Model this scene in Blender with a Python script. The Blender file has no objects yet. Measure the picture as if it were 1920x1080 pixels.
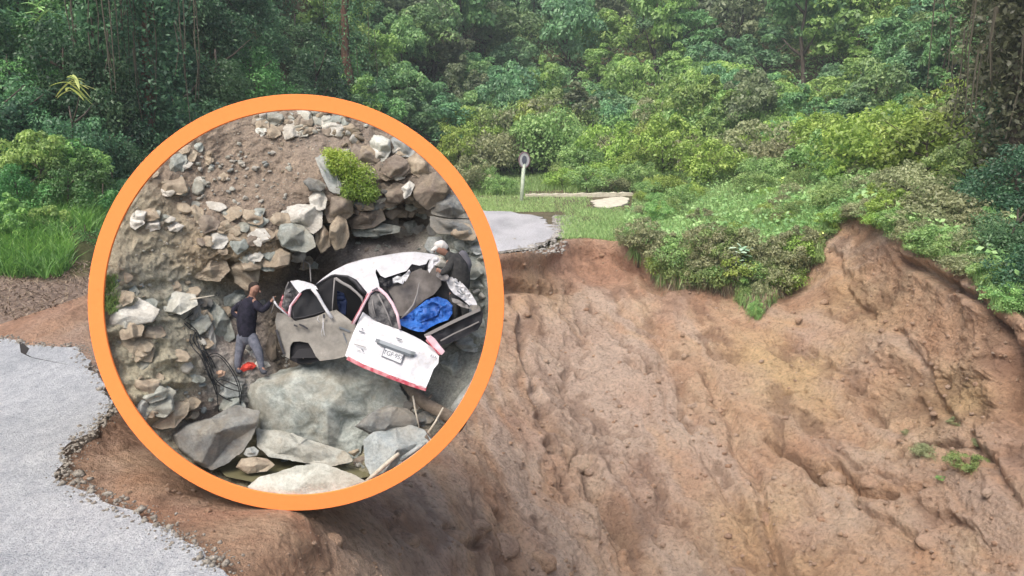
import bpy, bmesh, math, random
import numpy as np
from mathutils import Vector, Matrix

random.seed(7); rng = np.random.default_rng(7)
scene = bpy.context.scene
COL = scene.collection

# ------------------------------------------------------------------ camera, light
FOC = 1500.0                      # focal length in photo pixels (photo is 1920 wide)
PIT = math.atan2(290, 1500)       # camera looks down by this much
CP, SP = math.cos(PIT), math.sin(PIT)
CAMZ = 3.0
cam_d = bpy.data.cameras.new("camera"); cam = bpy.data.objects.new("camera", cam_d); COL.objects.link(cam)
cam.location = (0, 0, CAMZ); cam.rotation_euler = (math.pi/2 - PIT, 0, 0)
cam_d.sensor_width = 36; cam_d.lens = 36*FOC/1920; cam_d.clip_start = 0.05; cam_d.clip_end = 2000
scene.camera = cam

SUN_EL, SUN_AZ = math.radians(58), math.radians(215)   # azimuth clockwise from +Y: behind the camera, a little left
world = bpy.data.worlds.new("World"); scene.world = world; world.use_nodes = True
wn = world.node_tree; bg = wn.nodes["Background"]
sky = wn.nodes.new("ShaderNodeTexSky"); sky.sky_type = 'NISHITA'; sky.sun_disc = False
sky.sun_elevation = SUN_EL; sky.sun_rotation = SUN_AZ; sky.dust_density = 6.0; sky.air_density = 1.0; sky.ozone_density = 1.0
wn.links.new(sky.outputs[0], bg.inputs[0]); bg.inputs[1].default_value = 0.15
sun_d = bpy.data.lights.new("sun", 'SUN'); sun_d.energy = 1.5; sun_d.angle = math.radians(35); sun_d.color = (1, .96, .9)
sun = bpy.data.objects.new("sun", sun_d); COL.objects.link(sun)
sd = Vector((math.sin(SUN_AZ)*math.cos(SUN_EL), math.cos(SUN_AZ)*math.cos(SUN_EL), math.sin(SUN_EL)))
sun.rotation_euler = sd.to_track_quat('Z', 'Y').to_euler()
vs = scene.view_settings
vs.view_transform = 'Standard'; vs.look = 'None'; vs.exposure = 0.5; vs.gamma = 1; vs.use_curve_mapping = False
scene.cycles.use_denoising = True
scene.cycles.max_bounces = 6; scene.cycles.diffuse_bounces = 3; scene.cycles.transparent_max_bounces = 6

# ------------------------------------------------------------------ helpers
def ray(px, py):
    u = (np.asarray(px, float)-960)/FOC; v = (540-np.asarray(py, float))/FOC
    return np.stack([u, CP+v*SP, -SP+v*CP], -1)
def at(px, py, d):                       # the point seen at photo pixel (px,py), d metres ahead of the camera
    return ray(px, py)*np.asarray(d, float)[..., None] + np.array([0, 0, CAMZ])
def at_z(px, py, z=0.0):                 # the point of the level z seen at that pixel
    r = ray(px, py); d = (z-CAMZ)/r[..., 2]
    return r*d[..., None] + np.array([0, 0, CAMZ])

def hsh(ix, iy, iz):
    n = (ix*374761393 + iy*668265263 + iz*2147483647 + 1013904223) & 0xffffffff
    n = ((n ^ (n >> 13))*1274126177) & 0xffffffff
    n = (n ^ (n >> 16))*2246822519 & 0xffffffff
    return ((n ^ (n >> 15)) & 0xffffff)/float(0xffffff)*2-1
def vn(p):
    p = np.asarray(p, float); i = np.floor(p).astype(np.int64); f = p-i; f = f*f*f*(f*(f*6-15)+10)
    x, y, z = i[..., 0], i[..., 1], i[..., 2]; fx, fy, fz = f[..., 0], f[..., 1], f[..., 2]
    def L(a, b, t): return a+(b-a)*t
    return L(L(L(hsh(x,y,z), hsh(x+1,y,z), fx), L(hsh(x,y+1,z), hsh(x+1,y+1,z), fx), fy),
             L(L(hsh(x,y,z+1), hsh(x+1,y,z+1), fx), L(hsh(x,y+1,z+1), hsh(x+1,y+1,z+1), fx), fy), fz)
_R = np.array([[.36, .48, -.8], [-.8, .6, 0], [.48, .64, .6]])
def fbm(p, o=4, g=.5):
    a, s, t = 1.0, 0, 0
    p = np.asarray(p, float)
    for k in range(o):
        p = p@_R; s = s+vn(p+k*17.3)*a; t += a; a *= g; p = p*2.03
    return s/t
def ridge(p, o=4, g=.5):
    a, s, t = 1.0, 0, 0
    p = np.asarray(p, float)
    for k in range(o):
        s = s+(1-2*np.abs(vn((p@_R)+k*11.7)))*a; t += a; a *= g; p = (p@_R)*2.07
    return s/t
def sm(a, b, x):
    t = np.clip((x-a)/(b-a), 0, 1); return t*t*(3-2*t)

class RBF:
    def __init__(s, pts, c=60.):
        p = np.array([q[:2] for q in pts], float); v = np.array([q[2] for q in pts], float)
        s.p, s.c = p, c
        K = s.k(p); n = len(p)
        A = np.zeros((n+3, n+3)); A[:n, :n] = K + np.eye(n)*1e-3; A[:n, n] = 1; A[:n, n+1:] = p/1000; A[n:, :n] = A[:n, n:].T
        s.w = np.linalg.solve(A, np.concatenate([v, np.zeros(3)]))
    def k(s, q):
        return -np.sqrt(((q[:, None, :]-s.p[None])**2).sum(-1)+s.c**2)/1000
    def __call__(s, x, y):
        x = np.asarray(x, float); sh = x.shape; q = np.stack([x.ravel(), np.asarray(y, float).ravel()], -1)
        out = np.empty(len(q))
        for i in range(0, len(q), 40000):
            Q = q[i:i+40000]; n = len(s.p)
            out[i:i+40000] = s.k(Q)@s.w[:n] + s.w[n] + (Q/1000)@s.w[n+1:]
        return out.reshape(sh)

def arr_mesh(name, V, Fc, attrs=None, smooth=False):
    V = np.ascontiguousarray(V, np.float32).reshape(-1, 3); Fc = np.ascontiguousarray(Fc, np.int32); k = Fc.shape[1]
    me = bpy.data.meshes.new(name)
    me.vertices.add(len(V)); me.vertices.foreach_set("co", V.ravel())
    me.loops.add(Fc.size); me.loops.foreach_set("vertex_index", Fc.ravel())
    me.polygons.add(len(Fc)); me.polygons.foreach_set("loop_start", np.arange(0, Fc.size, k, dtype=np.int32))
    if smooth: me.polygons.foreach_set("use_smooth", np.ones(len(Fc), bool))
    me.update(calc_edges=True)
    for nm, (dom, typ, val) in (attrs or {}).items():
        a = me.attributes.new(nm, typ, dom)
        if typ == 'FLOAT': a.data.foreach_set("value", np.ascontiguousarray(val, np.float32).ravel())
        else:
            c = np.ones((len(val), 4), np.float32); c[:, :3] = val; a.data.foreach_set("color", c.ravel())
    return me
def grid_faces(nr, nc, wrap=False):
    r = np.arange(nr-1)[:, None]; c = np.arange(nc if wrap else nc-1)[None]
    a = r*nc+c; b = r*nc+(c+1) % nc
    return np.stack([a, b, b+nc, a+nc], -1).reshape(-1, 4)
def put(name, me, mat=None, parent=None, **kw):
    o = bpy.data.objects.new(name, me); COL.objects.link(o)
    if mat is not None and len(me.materials) == 0: me.materials.append(mat)
    if parent is not None: o.parent = parent
    for k, v in kw.items(): o[{'cat': 'category'}.get(k, k)] = v
    return o
def empty(name, loc, label, cat, group=None):
    o = bpy.data.objects.new(name, None); COL.objects.link(o); o.location = loc; o.empty_display_size = .1
    o['label'] = label; o['category'] = cat
    if group: o['group'] = group
    return o
def pmesh(name, V, Fc, smooth=False):
    me = bpy.data.meshes.new(name); me.from_pydata([tuple(v) for v in V], [], [tuple(f) for f in Fc]); me.update()
    if smooth:
        for p in me.polygons: p.use_smooth = True
    return me
def localise(me, root):                 # world-coordinate mesh under an Empty
    me.transform(Matrix.Translation(-Vector(root.location)))
    return me

def tube(pts, rad, n=8, closed=True):
    pts = [Vector(p) for p in pts]; V = []; Fc = []
    m = len(pts); rad = rad if hasattr(rad, '__len__') else [rad]*m
    t0 = (pts[1]-pts[0]).normalized(); nrm = t0.orthogonal().normalized()
    for i, p in enumerate(pts):
        t = (pts[min(i+1, m-1)]-pts[max(i-1, 0)]).normalized()
        nrm = (nrm-t*nrm.dot(t)).normalized(); b = t.cross(nrm)
        for k in range(n):
            a = 2*math.pi*k/n; V.append(p+(nrm*math.cos(a)+b*math.sin(a))*rad[i])
    for i in range(m-1):
        for k in range(n):
            a = i*n+k; b2 = i*n+(k+1) % n; Fc.append((a, b2, b2+n, a+n))
    if closed: Fc.append(tuple(range(n-1, -1, -1))); Fc.append(tuple(range((m-1)*n, m*n)))
    return V, Fc
def join(parts):
    V = []; Fc = []
    for v, f in parts:
        o = len(V); V += list(v); Fc += [tuple(i+o for i in q) for q in f]
    return V, Fc

# ------------------------------------------------------------------ materials
class NT:
    def __init__(s, name):
        s.m = bpy.data.materials.new(name); s.m.use_nodes = True; s.t = s.m.node_tree; s.t.nodes.clear()
        s.out = s.t.nodes.new("ShaderNodeOutputMaterial")
    def n(s, typ, **kw):
        x = s.t.nodes.new(typ)
        for k, v in kw.items():
            if isinstance(k, str) and hasattr(x, k): setattr(x, k, v)
        return x
    def l(s, a, b): s.t.links.new(a, b)
    def noise(s, scale, detail=4, rough=.55, vec=None, dist=0):
        x = s.n("ShaderNodeTexNoise"); x.inputs["Scale"].default_value = scale; x.inputs["Detail"].default_value = detail
        x.inputs["Roughness"].default_value = rough; x.inputs["Distortion"].default_value = dist
        if vec is not None: s.l(vec, x.inputs["Vector"])
        return x.outputs["Fac"]
    def geo(s, scale=None, rot=None):
        g = s.n("ShaderNodeNewGeometry").outputs["Position"]
        if scale is None and rot is None: return g
        m = s.n("ShaderNodeMapping"); s.l(g, m.inputs[0])
        if scale: m.inputs["Scale"].default_value = scale
        if rot: m.inputs["Rotation"].default_value = rot
        return m.outputs[0]
    def obj(s, scale=None):
        g = s.n("ShaderNodeTexCoord").outputs["Object"]
        if scale is None: return g
        m = s.n("ShaderNodeMapping"); s.l(g, m.inputs[0]); m.inputs["Scale"].default_value = scale
        return m.outputs[0]
    def ramp(s, f, stops):
        r = s.n("ShaderNodeValToRGB"); e = r.color_ramp.elements
        while len(e) < len(stops): e.new(.5)
        for i, (p, c) in enumerate(stops): e[i].position = p; e[i].color = (*c, 1) if len(c) == 3 else c
        s.l(f, r.inputs[0]); return r.outputs[0]
    def mix(s, f, a, b, mode='MIX'):
        x = s.n("ShaderNodeMix"); x.data_type = 'RGBA'; x.blend_type = mode
        for v, i in ((f, 0), (a, 6), (b, 7)):
            if isinstance(v, (int, float)): x.inputs[i].default_value = v
            elif isinstance(v, tuple): x.inputs[i].default_value = (*v, 1)
            else: s.l(v, x.inputs[i])
        return x.outputs[2]
    def math(s, op, a, b=0.5):
        x = s.n("ShaderNodeMath"); x.operation = op
        for v, i in ((a, 0), (b, 1)):
            if isinstance(v, (int, float)): x.inputs[i].default_value = v
            else: s.l(v, x.inputs[i])
        return x.outputs[0]
    def bump(s, h, strength=.5, dist=.02, nrm=None):
        b = s.n("ShaderNodeBump"); b.inputs["Strength"].default_value = strength; b.inputs["Distance"].default_value = dist
        s.l(h, b.inputs["Height"])
        if nrm is not None: s.l(nrm, b.inputs["Normal"])
        return b.outputs[0]
    def attr(s, name, what="Fac"):
        a = s.n("ShaderNodeAttribute"); a.attribute_name = name; return a.outputs[what]
    def surf(s, col, rough=.8, normal=None, metal=0., spec=.3, **kw):
        p = s.n("ShaderNodeBsdfPrincipled")
        if isinstance(col, tuple): p.inputs["Base Color"].default_value = (*col, 1)
        else: s.l(col, p.inputs["Base Color"])
        if isinstance(rough, (int, float)): p.inputs["Roughness"].default_value = rough
        else: s.l(rough, p.inputs["Roughness"])
        p.inputs["Metallic"].default_value = metal; p.inputs["Specular IOR Level"].default_value = spec
        if normal is not None: s.l(normal, p.inputs["Normal"])
        for k, v in kw.items(): p.inputs[k].default_value = v
        s.l(p.outputs[0], s.out.inputs[0]); return s.m

def leaf_mat(name, c0, c1, c2, tr=.35, hue=.03):
    t = NT(name)
    col = t.ramp(t.attr("tone"), [(0, c0), (.5, c1), (1, c2)])
    oi = t.n("ShaderNodeObjectInfo").outputs["Random"]
    h = t.n("ShaderNodeHueSaturation"); t.l(col, h.inputs["Color"])
    t.l(t.math('ADD', t.math('MULTIPLY', oi, hue), .5-hue/2), h.inputs["Hue"])
    t.l(t.math('ADD', t.math('MULTIPLY', oi, .7), 1.4), h.inputs["Value"])
    h.inputs["Saturation"].default_value = .97
    d = t.n("ShaderNodeBsdfDiffuse"); tl = t.n("ShaderNodeBsdfTranslucent"); g = t.n("ShaderNodeBsdfGlossy"); g.inputs["Roughness"].default_value = .45
    t.l(h.outputs[0], d.inputs[0]); t.l(h.outputs[0], tl.inputs[0])
    m = t.n("ShaderNodeMixShader"); m.inputs[0].default_value = tr; t.l(d.outputs[0], m.inputs[1]); t.l(tl.outputs[0], m.inputs[2])
    m2 = t.n("ShaderNodeMixShader"); m2.inputs[0].default_value = .04; t.l(m.outputs[0], m2.inputs[1]); t.l(g.outputs[0], m2.inputs[2])
    t.l(m2.outputs[0], t.out.inputs[0]); return t.m

M = {}
# soil of the slide: tan, with pale and reddish streaks running down the fall line
t = NT("slide_soil")
a = t.attr("streak"); ledge_dark = t.attr("lump"); red = t.attr("red")
n1 = t.noise(1.1, 5, .6, t.geo()); n2 = t.noise(14, 6, .7, t.geo()); n3 = t.noise(60, 4, .7, t.geo())
base = t.ramp(n1, [(.3, (.52, .32, .205)), (.5, (.585, .40, .272)), (.7, (.64, .48, .335))])
base = t.mix(t.math('MULTIPLY', a, .75), base, (.60, .48, .395))
base = t.mix(t.math('MULTIPLY', red, .8), base, (.47, .275, .19))
fine = t.ramp(n2, [(.3, (.60, .58, .56)), (.47, (.98, .98, .98)), (.70, (1.20, 1.18, 1.15))])
yel = t.attr("yel"); base = t.mix(t.math('MULTIPLY', yel, .8), base, (.66, .48, .27))
n4 = t.noise(3.2, 6, .7, t.geo()); base = t.mix(1., base, t.ramp(n4, [(.32, (.78, .76, .75)), (.5, (1, 1, 1)), (.68, (1.10, 1.09, 1.08))]), 'MULTIPLY')
base = t.mix(1.0, base, fine, 'MULTIPLY')
base = t.mix(t.math('MULTIPLY', ledge_dark, .45), base, (.17, .10, .07))  # darker in the cut-in ledges: recess shade put into the soil colour
h = t.math('ADD', n2, t.math('MULTIPLY', n3, .4))
M['soil'] = t.surf(base, .95, t.bump(t.math('ADD', h, n4), .95, .12), spec=.1)
# ground under vegetation
t = NT("ground_soil")
n = t.noise(.8, 6, .65, t.geo()); n2 = t.noise(9, 5, .7, t.geo())
c = t.ramp(n, [(.35, (.05, .055, .025)), (.5, (.10, .10, .045)), (.65, (.16, .12, .075))])
c2 = t.ramp(n2, [(.35, (.13, .095, .075)), (.6, (.27, .21, .17))])
M['ground'] = t.surf(t.mix(t.attr("bare"), c, c2), .95, t.bump(n2, .8, .06), spec=.1)
# worn pale road surface
t = NT("worn_asphalt")
n1 = t.noise(.55, 5, .6, t.geo()); n2 = t.noise(26, 5, .75, t.geo()); n3 = t.noise(7, 5, .7, t.geo((1, .5, 1)))
c = t.ramp(n1, [(.3, (.46, .48, .50)), (.55, (.585, .60, .615)), (.75, (.66, .665, .67))])
n5 = t.noise(70, 3, .7, t.geo()); c = t.mix(1., c, t.ramp(n2, [(.30, (.52, .54, .58)), (.49, (.97, .97, .97)), (.7, (1.18, 1.17, 1.15))]), 'MULTIPLY')
c = t.mix(1., c, t.ramp(n5, [(.34, (.50, .52, .55)), (.46, (1, 1, 1)), (.66, (1.15, 1.15, 1.15))]), 'MULTIPLY')
c = t.mix(1., c, t.ramp(n3, [(.3, (.74, .75, .78)), (.6, (1.06, 1.06, 1.05))]), 'MULTIPLY')
M['road'] = t.surf(c, .95, t.bump(t.math('ADD', n2, t.math('ADD', n3, n5)), .9, .03), spec=.2)
t = NT("far_road_asphalt")
n1 = t.noise(.9, 5, .6, t.geo((1, .35, 1))); n2 = t.noise(20, 4, .7, t.geo())
c = t.ramp(n1, [(.3, (.38, .38, .40)), (.6, (.53, .53, .55))])
c = t.mix(1., c, t.ramp(n2, [(.35, (.7, .69, .67)), (.6, (1.1, 1.1, 1.1))]), 'MULTIPLY')
M['farroad'] = t.surf(c, 1., t.bump(n2, .8, .04), spec=.0)
t = NT("road_edge_cut")
n2 = t.noise(18, 5, .75, t.geo())
M['cut'] = t.surf(t.ramp(n2, [(.3, (.16, .135, .11)), (.55, (.36, .33, .28)), (.7, (.5, .47, .42))]), .9, t.bump(n2, .9, .04))
t = NT("crack_painted_dark"); M['crack'] = t.surf((.035, .03, .028), .95)  # flat strip; the dark of an open notch is put into its colour
M['leaf_far'] = leaf_mat("far_foliage", (.07, .14, .06), (.135, .24, .095), (.25, .38, .13), hue=.06)
M['leaf_bush'] = leaf_mat("shrub_foliage", (.10, .175, .055), (.18, .285, .09), (.30, .40, .14), hue=.05)
M['leaf_dark'] = leaf_mat("forest_foliage", (.020, .055, .028), (.045, .11, .05), (.10, .20, .085), hue=.05)
M['grass'] = leaf_mat("grass_blades", (.11, .18, .06), (.20, .31, .105), (.33, .43, .17))
M['bankgrass'] = leaf_mat("long_bank_grass", (.05, .12, .025), (.11, .22, .04), (.22, .34, .07))
M['bushgreen'] = leaf_mat("yellow_green_bush", (.08, .15, .03), (.19, .29, .05), (.38, .45, .08))
M['herb'] = leaf_mat("herb_leaves", (.10, .20, .07), (.19, .33, .11), (.32, .45, .18))
M['dead'] = leaf_mat("dead_stems", (.09, .07, .05), (.17, .13, .09), (.27, .23, .14), tr=.1)
M['pale'] = leaf_mat("pale_leaves", (.30, .40, .10), (.45, .55, .15), (.6, .7, .25))
M['silver'] = leaf_mat("silvery_leaves", (.12, .26, .14), (.30, .42, .30), (.5, .6, .5))
t = NT("bark"); n = t.noise(9, 5, .7, t.geo((1, 1, .25)))
M['bark'] = t.surf(t.ramp(n, [(.35, (.045, .035, .027)), (.6, (.13, .105, .085))]), .9, t.bump(n, .8, .03))
t = NT("reddish_bark"); n = t.noise(6, 5, .7, t.geo((1, 1, .3)))
M['redbark'] = t.surf(t.ramp(n, [(.35, (.09, .045, .03)), (.6, (.22, .12, .085))]), .9, t.bump(n, .8, .03))
t = NT("shoulder_stones"); n = t.noise(7, 5, .7, t.geo())
M['shingle'] = t.surf(t.ramp(n, [(.35, (.20, .185, .16)), (.6, (.42, .40, .37))]), .9)
t = NT("pale_concrete"); n = t.noise(5, 5, .7, t.geo())
M['concrete'] = t.surf(t.ramp(n, [(.35, (.50, .46, .36)), (.6, (.72, .68, .55))]), .85, t.bump(n, .4, .02))

# ------------------------------------------------------------------ terrain
S1 = RBF([(440,1080,5.66),(300,1000,6.25),(250,965,6.55),(120,890,7.4),(160,820,8.25),(210,770,9.1),(200,860,7.9),(300,900,7.45),
    (350,960,6.8),(555,957,7.08),(555,1080,6.25),(555,1300,5.1),(440,1300,4.7),(650,960,8.2),(700,1080,7.4),(700,1300,6.3),
    (300,1300,5.0),(100,1100,6.6),(0,900,8.2),(-200,700,12),(-250,1200,6.6),
    (850,900,11.6),(850,1080,9.2),(850,1300,7.6),(1000,900,14),(1000,1080,11.6),(1000,1300,10.5),(1300,900,15),(1300,1080,13),(1300,1300,11),
    (1600,900,14),(1600,1080,12.2),(1600,1300,10.5),(1900,900,11.5),(1900,1080,10.5),(1900,1300,9.3),(2150,1080,9.6),(2150,800,11),
    (940,700,17),(1200,700,18),(1500,700,17),(1750,700,14.5),(1900,700,12.6),
    (940,478,20),(1060,446,22.8),(1200,452,22.5),(1350,480,20.5),(1500,480,20.5),(1600,402,19.8),(1700,440,17),(1850,525,14),(1920,600,12.6),(2150,700,11),
    (1130,520,22.2),(940,550,19.6),(0,605,13.5),(165,550,14.5),(400,500,18),(700,480,20),(80,640,12.5),(165,640,12.9),(-250,625,13.2),(180,690,11.6),
    (400,650,15),(600,650,16.5),(500,800,11.5),(700,800,13),(300,780,10.2)], 50.)
RIM = np.array([(-300,628),(0,608),(90,578),(165,552),(400,500),(700,482),(900,480),(960,474),(1030,466),(1060,448),(1100,446),(1150,452),(1200,452),
    (1260,462),(1320,476),(1400,486),(1480,480),(1530,455),(1570,418),(1610,402),(1660,420),(1720,452),(1800,492),(1850,522),(1900,580),(1950,622),(2200,720)], float)
def rim_row(px): return np.interp(px, RIM[:, 0], RIM[:, 1])
nc, nr = 1000, 560
pxs = np.linspace(-260, 2160, nc)
tt = np.linspace(0, 1, nr)[:, None]
rows = rim_row(pxs)[None]*(1-tt) + 1310*tt
PX = np.broadcast_to(pxs[None], rows.shape)
D = S1(PX, rows)
P = at(PX, rows, D)
fall = at(1300, 1080, 13.) - at(1000, 600, 18.3); fall /= np.linalg.norm(fall)
def normals(P):
    du = np.gradient(P, axis=1); dv = np.gradient(P, axis=0); n = np.cross(dv, du)
    return n/np.maximum(np.linalg.norm(n, axis=-1, keepdims=True), 1e-9)
N = normals(P)
if N[nr//2, nc//2] @ (np.array([0, 0, 3.])-P[nr//2, nc//2]) < 0: N = -N
side = np.cross(fall, N.mean((0, 1))); side /= np.linalg.norm(side); up3 = np.cross(side, fall)
Q = np.stack([P@side, P@fall, P@up3], -1)
warp = fbm(P*.5, 3)[..., None]*np.array([.9, 0, 0])
streak = fbm((Q+warp)*np.array([2.2, .16, .8]), 4, .55)
gully = ridge((Q+warp*.6)*np.array([.75, .12, .3]), 4, .5)
lump = fbm(P*1.6, 5, .55); fine = fbm(P*7, 3, .6); rd = ridge(P*np.array([1.1, 1.1, 1.8])+5, 4, .55)
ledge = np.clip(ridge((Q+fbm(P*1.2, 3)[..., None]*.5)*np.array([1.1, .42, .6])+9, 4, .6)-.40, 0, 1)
topf = sm(0, .035, tt)
near = sm(14, 6, D)
crumb = ridge(P*3.3+3, 4, .6)
block = np.abs(fbm(P*1.3+21, 4, .6))
disp = .10*gully + .05*lump + .03*fine + .13*streak + .045*crumb - .16*block + .03*ridge(P*9, 4, .65) + .014*fbm(P*26, 2) - .38*ledge*sm(.05, .2, tt)
big = np.clip(fbm(P*.5+31, 3), 0, 1)
disp += .22*big
disp *= .80*(1-.5*sm(1120, 960, PX))
# washed-out grooves and broken ledges
wx = PX+18*fbm(P*.9+70, 3)+7*fbm(P*3.5+71, 3); wy = rows+18*fbm(P*.9+80, 3)+7*fbm(P*3.5+81, 3)
for pts, dp, wd in [([(1690,478),(1740,510),(1790,530),(1830,562),(1872,604),(1905,660)], .34, 8), ([(1440,820),(1480,855),(1520,890),(1550,905)], .36, 9), ([(1575,885),(1620,925),(1690,935)], .34, 8),
      ([(1610,940),(1650,975),(1720,1010)], .22, 8), ([(1035,835),(1070,858),(1110,862)], .5, 11), ([(965,560),(985,640),(1000,730),(1040,800)], .22, 9), ([(1110,880),(1150,960),(1170,1010)], .34, 14), ([(1330,700),(1380,830),(1430,960),(1470,1080)], .20, 12),
      ([(1230,640),(1270,760),(1330,880),(1400,1010)], .13, 14), ([(850,990),(880,1012),(905,1010)], .2, 10), ([(940,960),(980,1000),(1000,1060)], .22, 10), ([(940,540),(980,536),(1040,540),(1070,530)], .34, 9), ([(1160,480),(1200,500),(1240,545)], .3, 10),
      ([(1880,620),(1900,700),(1915,800)], .5, 26), ([(1560,480),(1600,560),(1640,600)], .14, 8), ([(1180,680),(1205,690),(1225,686)], .3, 7), ([(1700,620),(1760,740),(1800,800)], .15, 10), ([(560,985),(640,1010),(720,1050)], .06, 10), ([(1820,820),(1880,900),(1920,960)], .2, 10)]:
    dmin = np.full(PX.shape, 1e9)
    for (ax, ay), (bx_, by_) in zip(pts[:-1], pts[1:]):
        L2 = (bx_-ax)**2+(by_-ay)**2; tq = np.clip(((wx-ax)*(bx_-ax)+(wy-ay)*(by_-ay))/L2, 0, 1); dmin = np.minimum(dmin, np.hypot(wx-ax-tq*(bx_-ax), wy-ay-tq*(by_-ay)))
    disp += -dp*1.15*np.exp(-(dmin/wd)**2)+dp*.35*np.exp(-(dmin/(wd*2.6))**2)
# little overhanging head scarp below the turf
disp -= .35*np.exp(-((tt-.06)/.05)**2)*sm(880,960,PX)*sm(1560,1480,PX)
disp = disp*topf*(1-.5*near)
# soft where the hoop stands
hoop_soft = np.exp(-(((PX-480)/260)**2+((rows-960)/70)**2))
disp *= 1-.8*hoop_soft
P2 = P+N*disp[..., None]
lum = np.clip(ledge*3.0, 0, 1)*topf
st = np.clip(streak*1.7+.25+.35*sm(1350, 1000, PX), 0, 1)
rdm = np.clip(.9*np.exp(-(((tt-.05)/.07)**2))*(PX > 930)*(PX < 1350) + sm(900, 300, PX)*.75 + fbm(P*.7+3, 3)*.8, 0, 1)
def gz(cx, cy, sx, sy): return np.exp(-(((PX-cx)/sx)**2+((rows-cy)/sy)**2))
yl = np.clip((gz(1500, 700, 130, 90)+gz(1800, 740, 90, 60)+gz(1430, 650, 70, 60)+.7*gz(1620, 560, 90, 60)+.8*gz(1000, 560, 60, 60)+.6*gz(1500, 1000, 200, 90))*(.6+1.2*fbm(P*.8+40, 4)), 0, 1)
st = np.clip(st+.8*gz(1130, 800, 90, 160)+.5*gz(1330, 950, 70, 200)-.4*yl, 0, 1)
rdm = np.clip(rdm+.9*gz(1900, 700, 60, 160)+.6*gz(1500, 840, 70, 40)+.5*gz(1180, 900, 40, 100)*(fbm(P*1.5+9, 3)+.3), 0, 1)
me = arr_mesh("soil_slope", P2, grid_faces(nr, nc), dict(yel=('POINT', 'FLOAT', yl), streak=('POINT', 'FLOAT', st), lump=('POINT', 'FLOAT', lum), red=('POINT', 'FLOAT', rdm)), True)
put("soil_slope", me, M['soil'], kind='structure')
def slope_pt(px, py):
    j = int(np.clip(np.searchsorted(pxs, px), 0, nc-1)); i = int(np.clip(np.searchsorted(rows[:, j], py), 0, nr-1))
    return P2[i, j], N[i, j]

# ground behind the rim, up to the far hillside: for a bearing (px) a profile of (row, distance)
rd_ = lambda px: float(S1(px, rim_row(px)))
PROF = {-300: [(535,15),(450,16.6),(400,17.8),(300,20),(0,27),(-250,36)],
    165: [(515,16),(440,17.8),(400,19),(320,22),(0,30),(-250,40)],
    400: [(470,20),(430,22),(390,25),(330,28),(0,37),(-250,50)],
    700: [(440,23.8),(400,30),(365,39),(320,46),(0,64),(-250,86)],
    940: [(410,28.7),(378,36.3),(362,41),(330,52),(0,90),(-250,130)],
    1200:[(405,29.5),(380,35.5),(358,42),(320,52),(0,92),(-250,135)],
    1450:[(425,24),(385,28),(350,34),(310,46),(0,90),(-250,130)],
    1600:[(365,23),(345,27),(325,33),(290,44),(0,86),(-250,125)],
    1750:[(410,19),(370,22),(335,27),(290,38),(0,72),(-250,110)],
    1900:[(520,14.2),(450,16),(400,18),(320,22),(0,34),(-250,52)],
    2200:[(600,12),(520,13.5),(440,15.5),(330,19),(0,28),(-250,42)]}
pk = sorted(PROF)
def prof(px):
    px = np.atleast_1d(px).astype(float)
    K = np.array([[(r, d) for r, d in PROF[k]] for k in pk])
    out = np.stack([[np.interp(px, pk, K[:, i, c]) for c in (0, 1)] for i in range(6)])   # 6,2,n
    r0 = rim_row(px); d0 = S1(px, r0)
    return np.concatenate([np.stack([r0, d0])[None], out], 0)     # 7,2,n
def ground_at(px, row):
    p = prof(px)[:, :, 0]
    return at(px, row, np.interp(-row, -p[:, 0], p[:, 1]))
nc2, nr2 = 420, 300
px2 = np.linspace(-260, 2160, nc2); pr = prof(px2)
ts = np.linspace(0, 6, nr2)
rr = np.stack([np.interp(ts, np.arange(7), pr[:, 0, j]) for j in range(nc2)], 1)
dd = np.stack([np.interp(ts, np.arange(7), pr[:, 1, j]) for j in range(nc2)], 1)
G = at(np.broadcast_to(px2, rr.shape), rr, dd)
bz = fbm(G*.6, 4)*.12
roadflat = (G[..., 0] < 2.4)*(G[..., 1] < 37)*(px2[None] > 600)
G[..., 2] += np.where(ts[:, None] > .1, bz, 0)*(1-roadflat) - .02 - .04*roadflat
bare = np.clip(sm(620, 300, np.broadcast_to(px2, rr.shape))*sm(500, 535, rr)*1.2 + sm(700, 900, px2)[None]*sm(1300, 1000, px2)[None]*sm(340, 370, rr)*.35, 0, 1)
put("ground", arr_mesh("ground", G, grid_faces(nr2, nc2), dict(bare=('POINT', 'FLOAT', bare)), True), M['ground'], kind='structure')
vf = pmesh("valley_floor", [(-900, -300, -8), (900, -300, -8), (900, 1500, -8), (-900, 1500, -8)], [(0, 1, 2, 3)])
put("valley_floor", vf, M['ground'], kind='structure')

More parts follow.
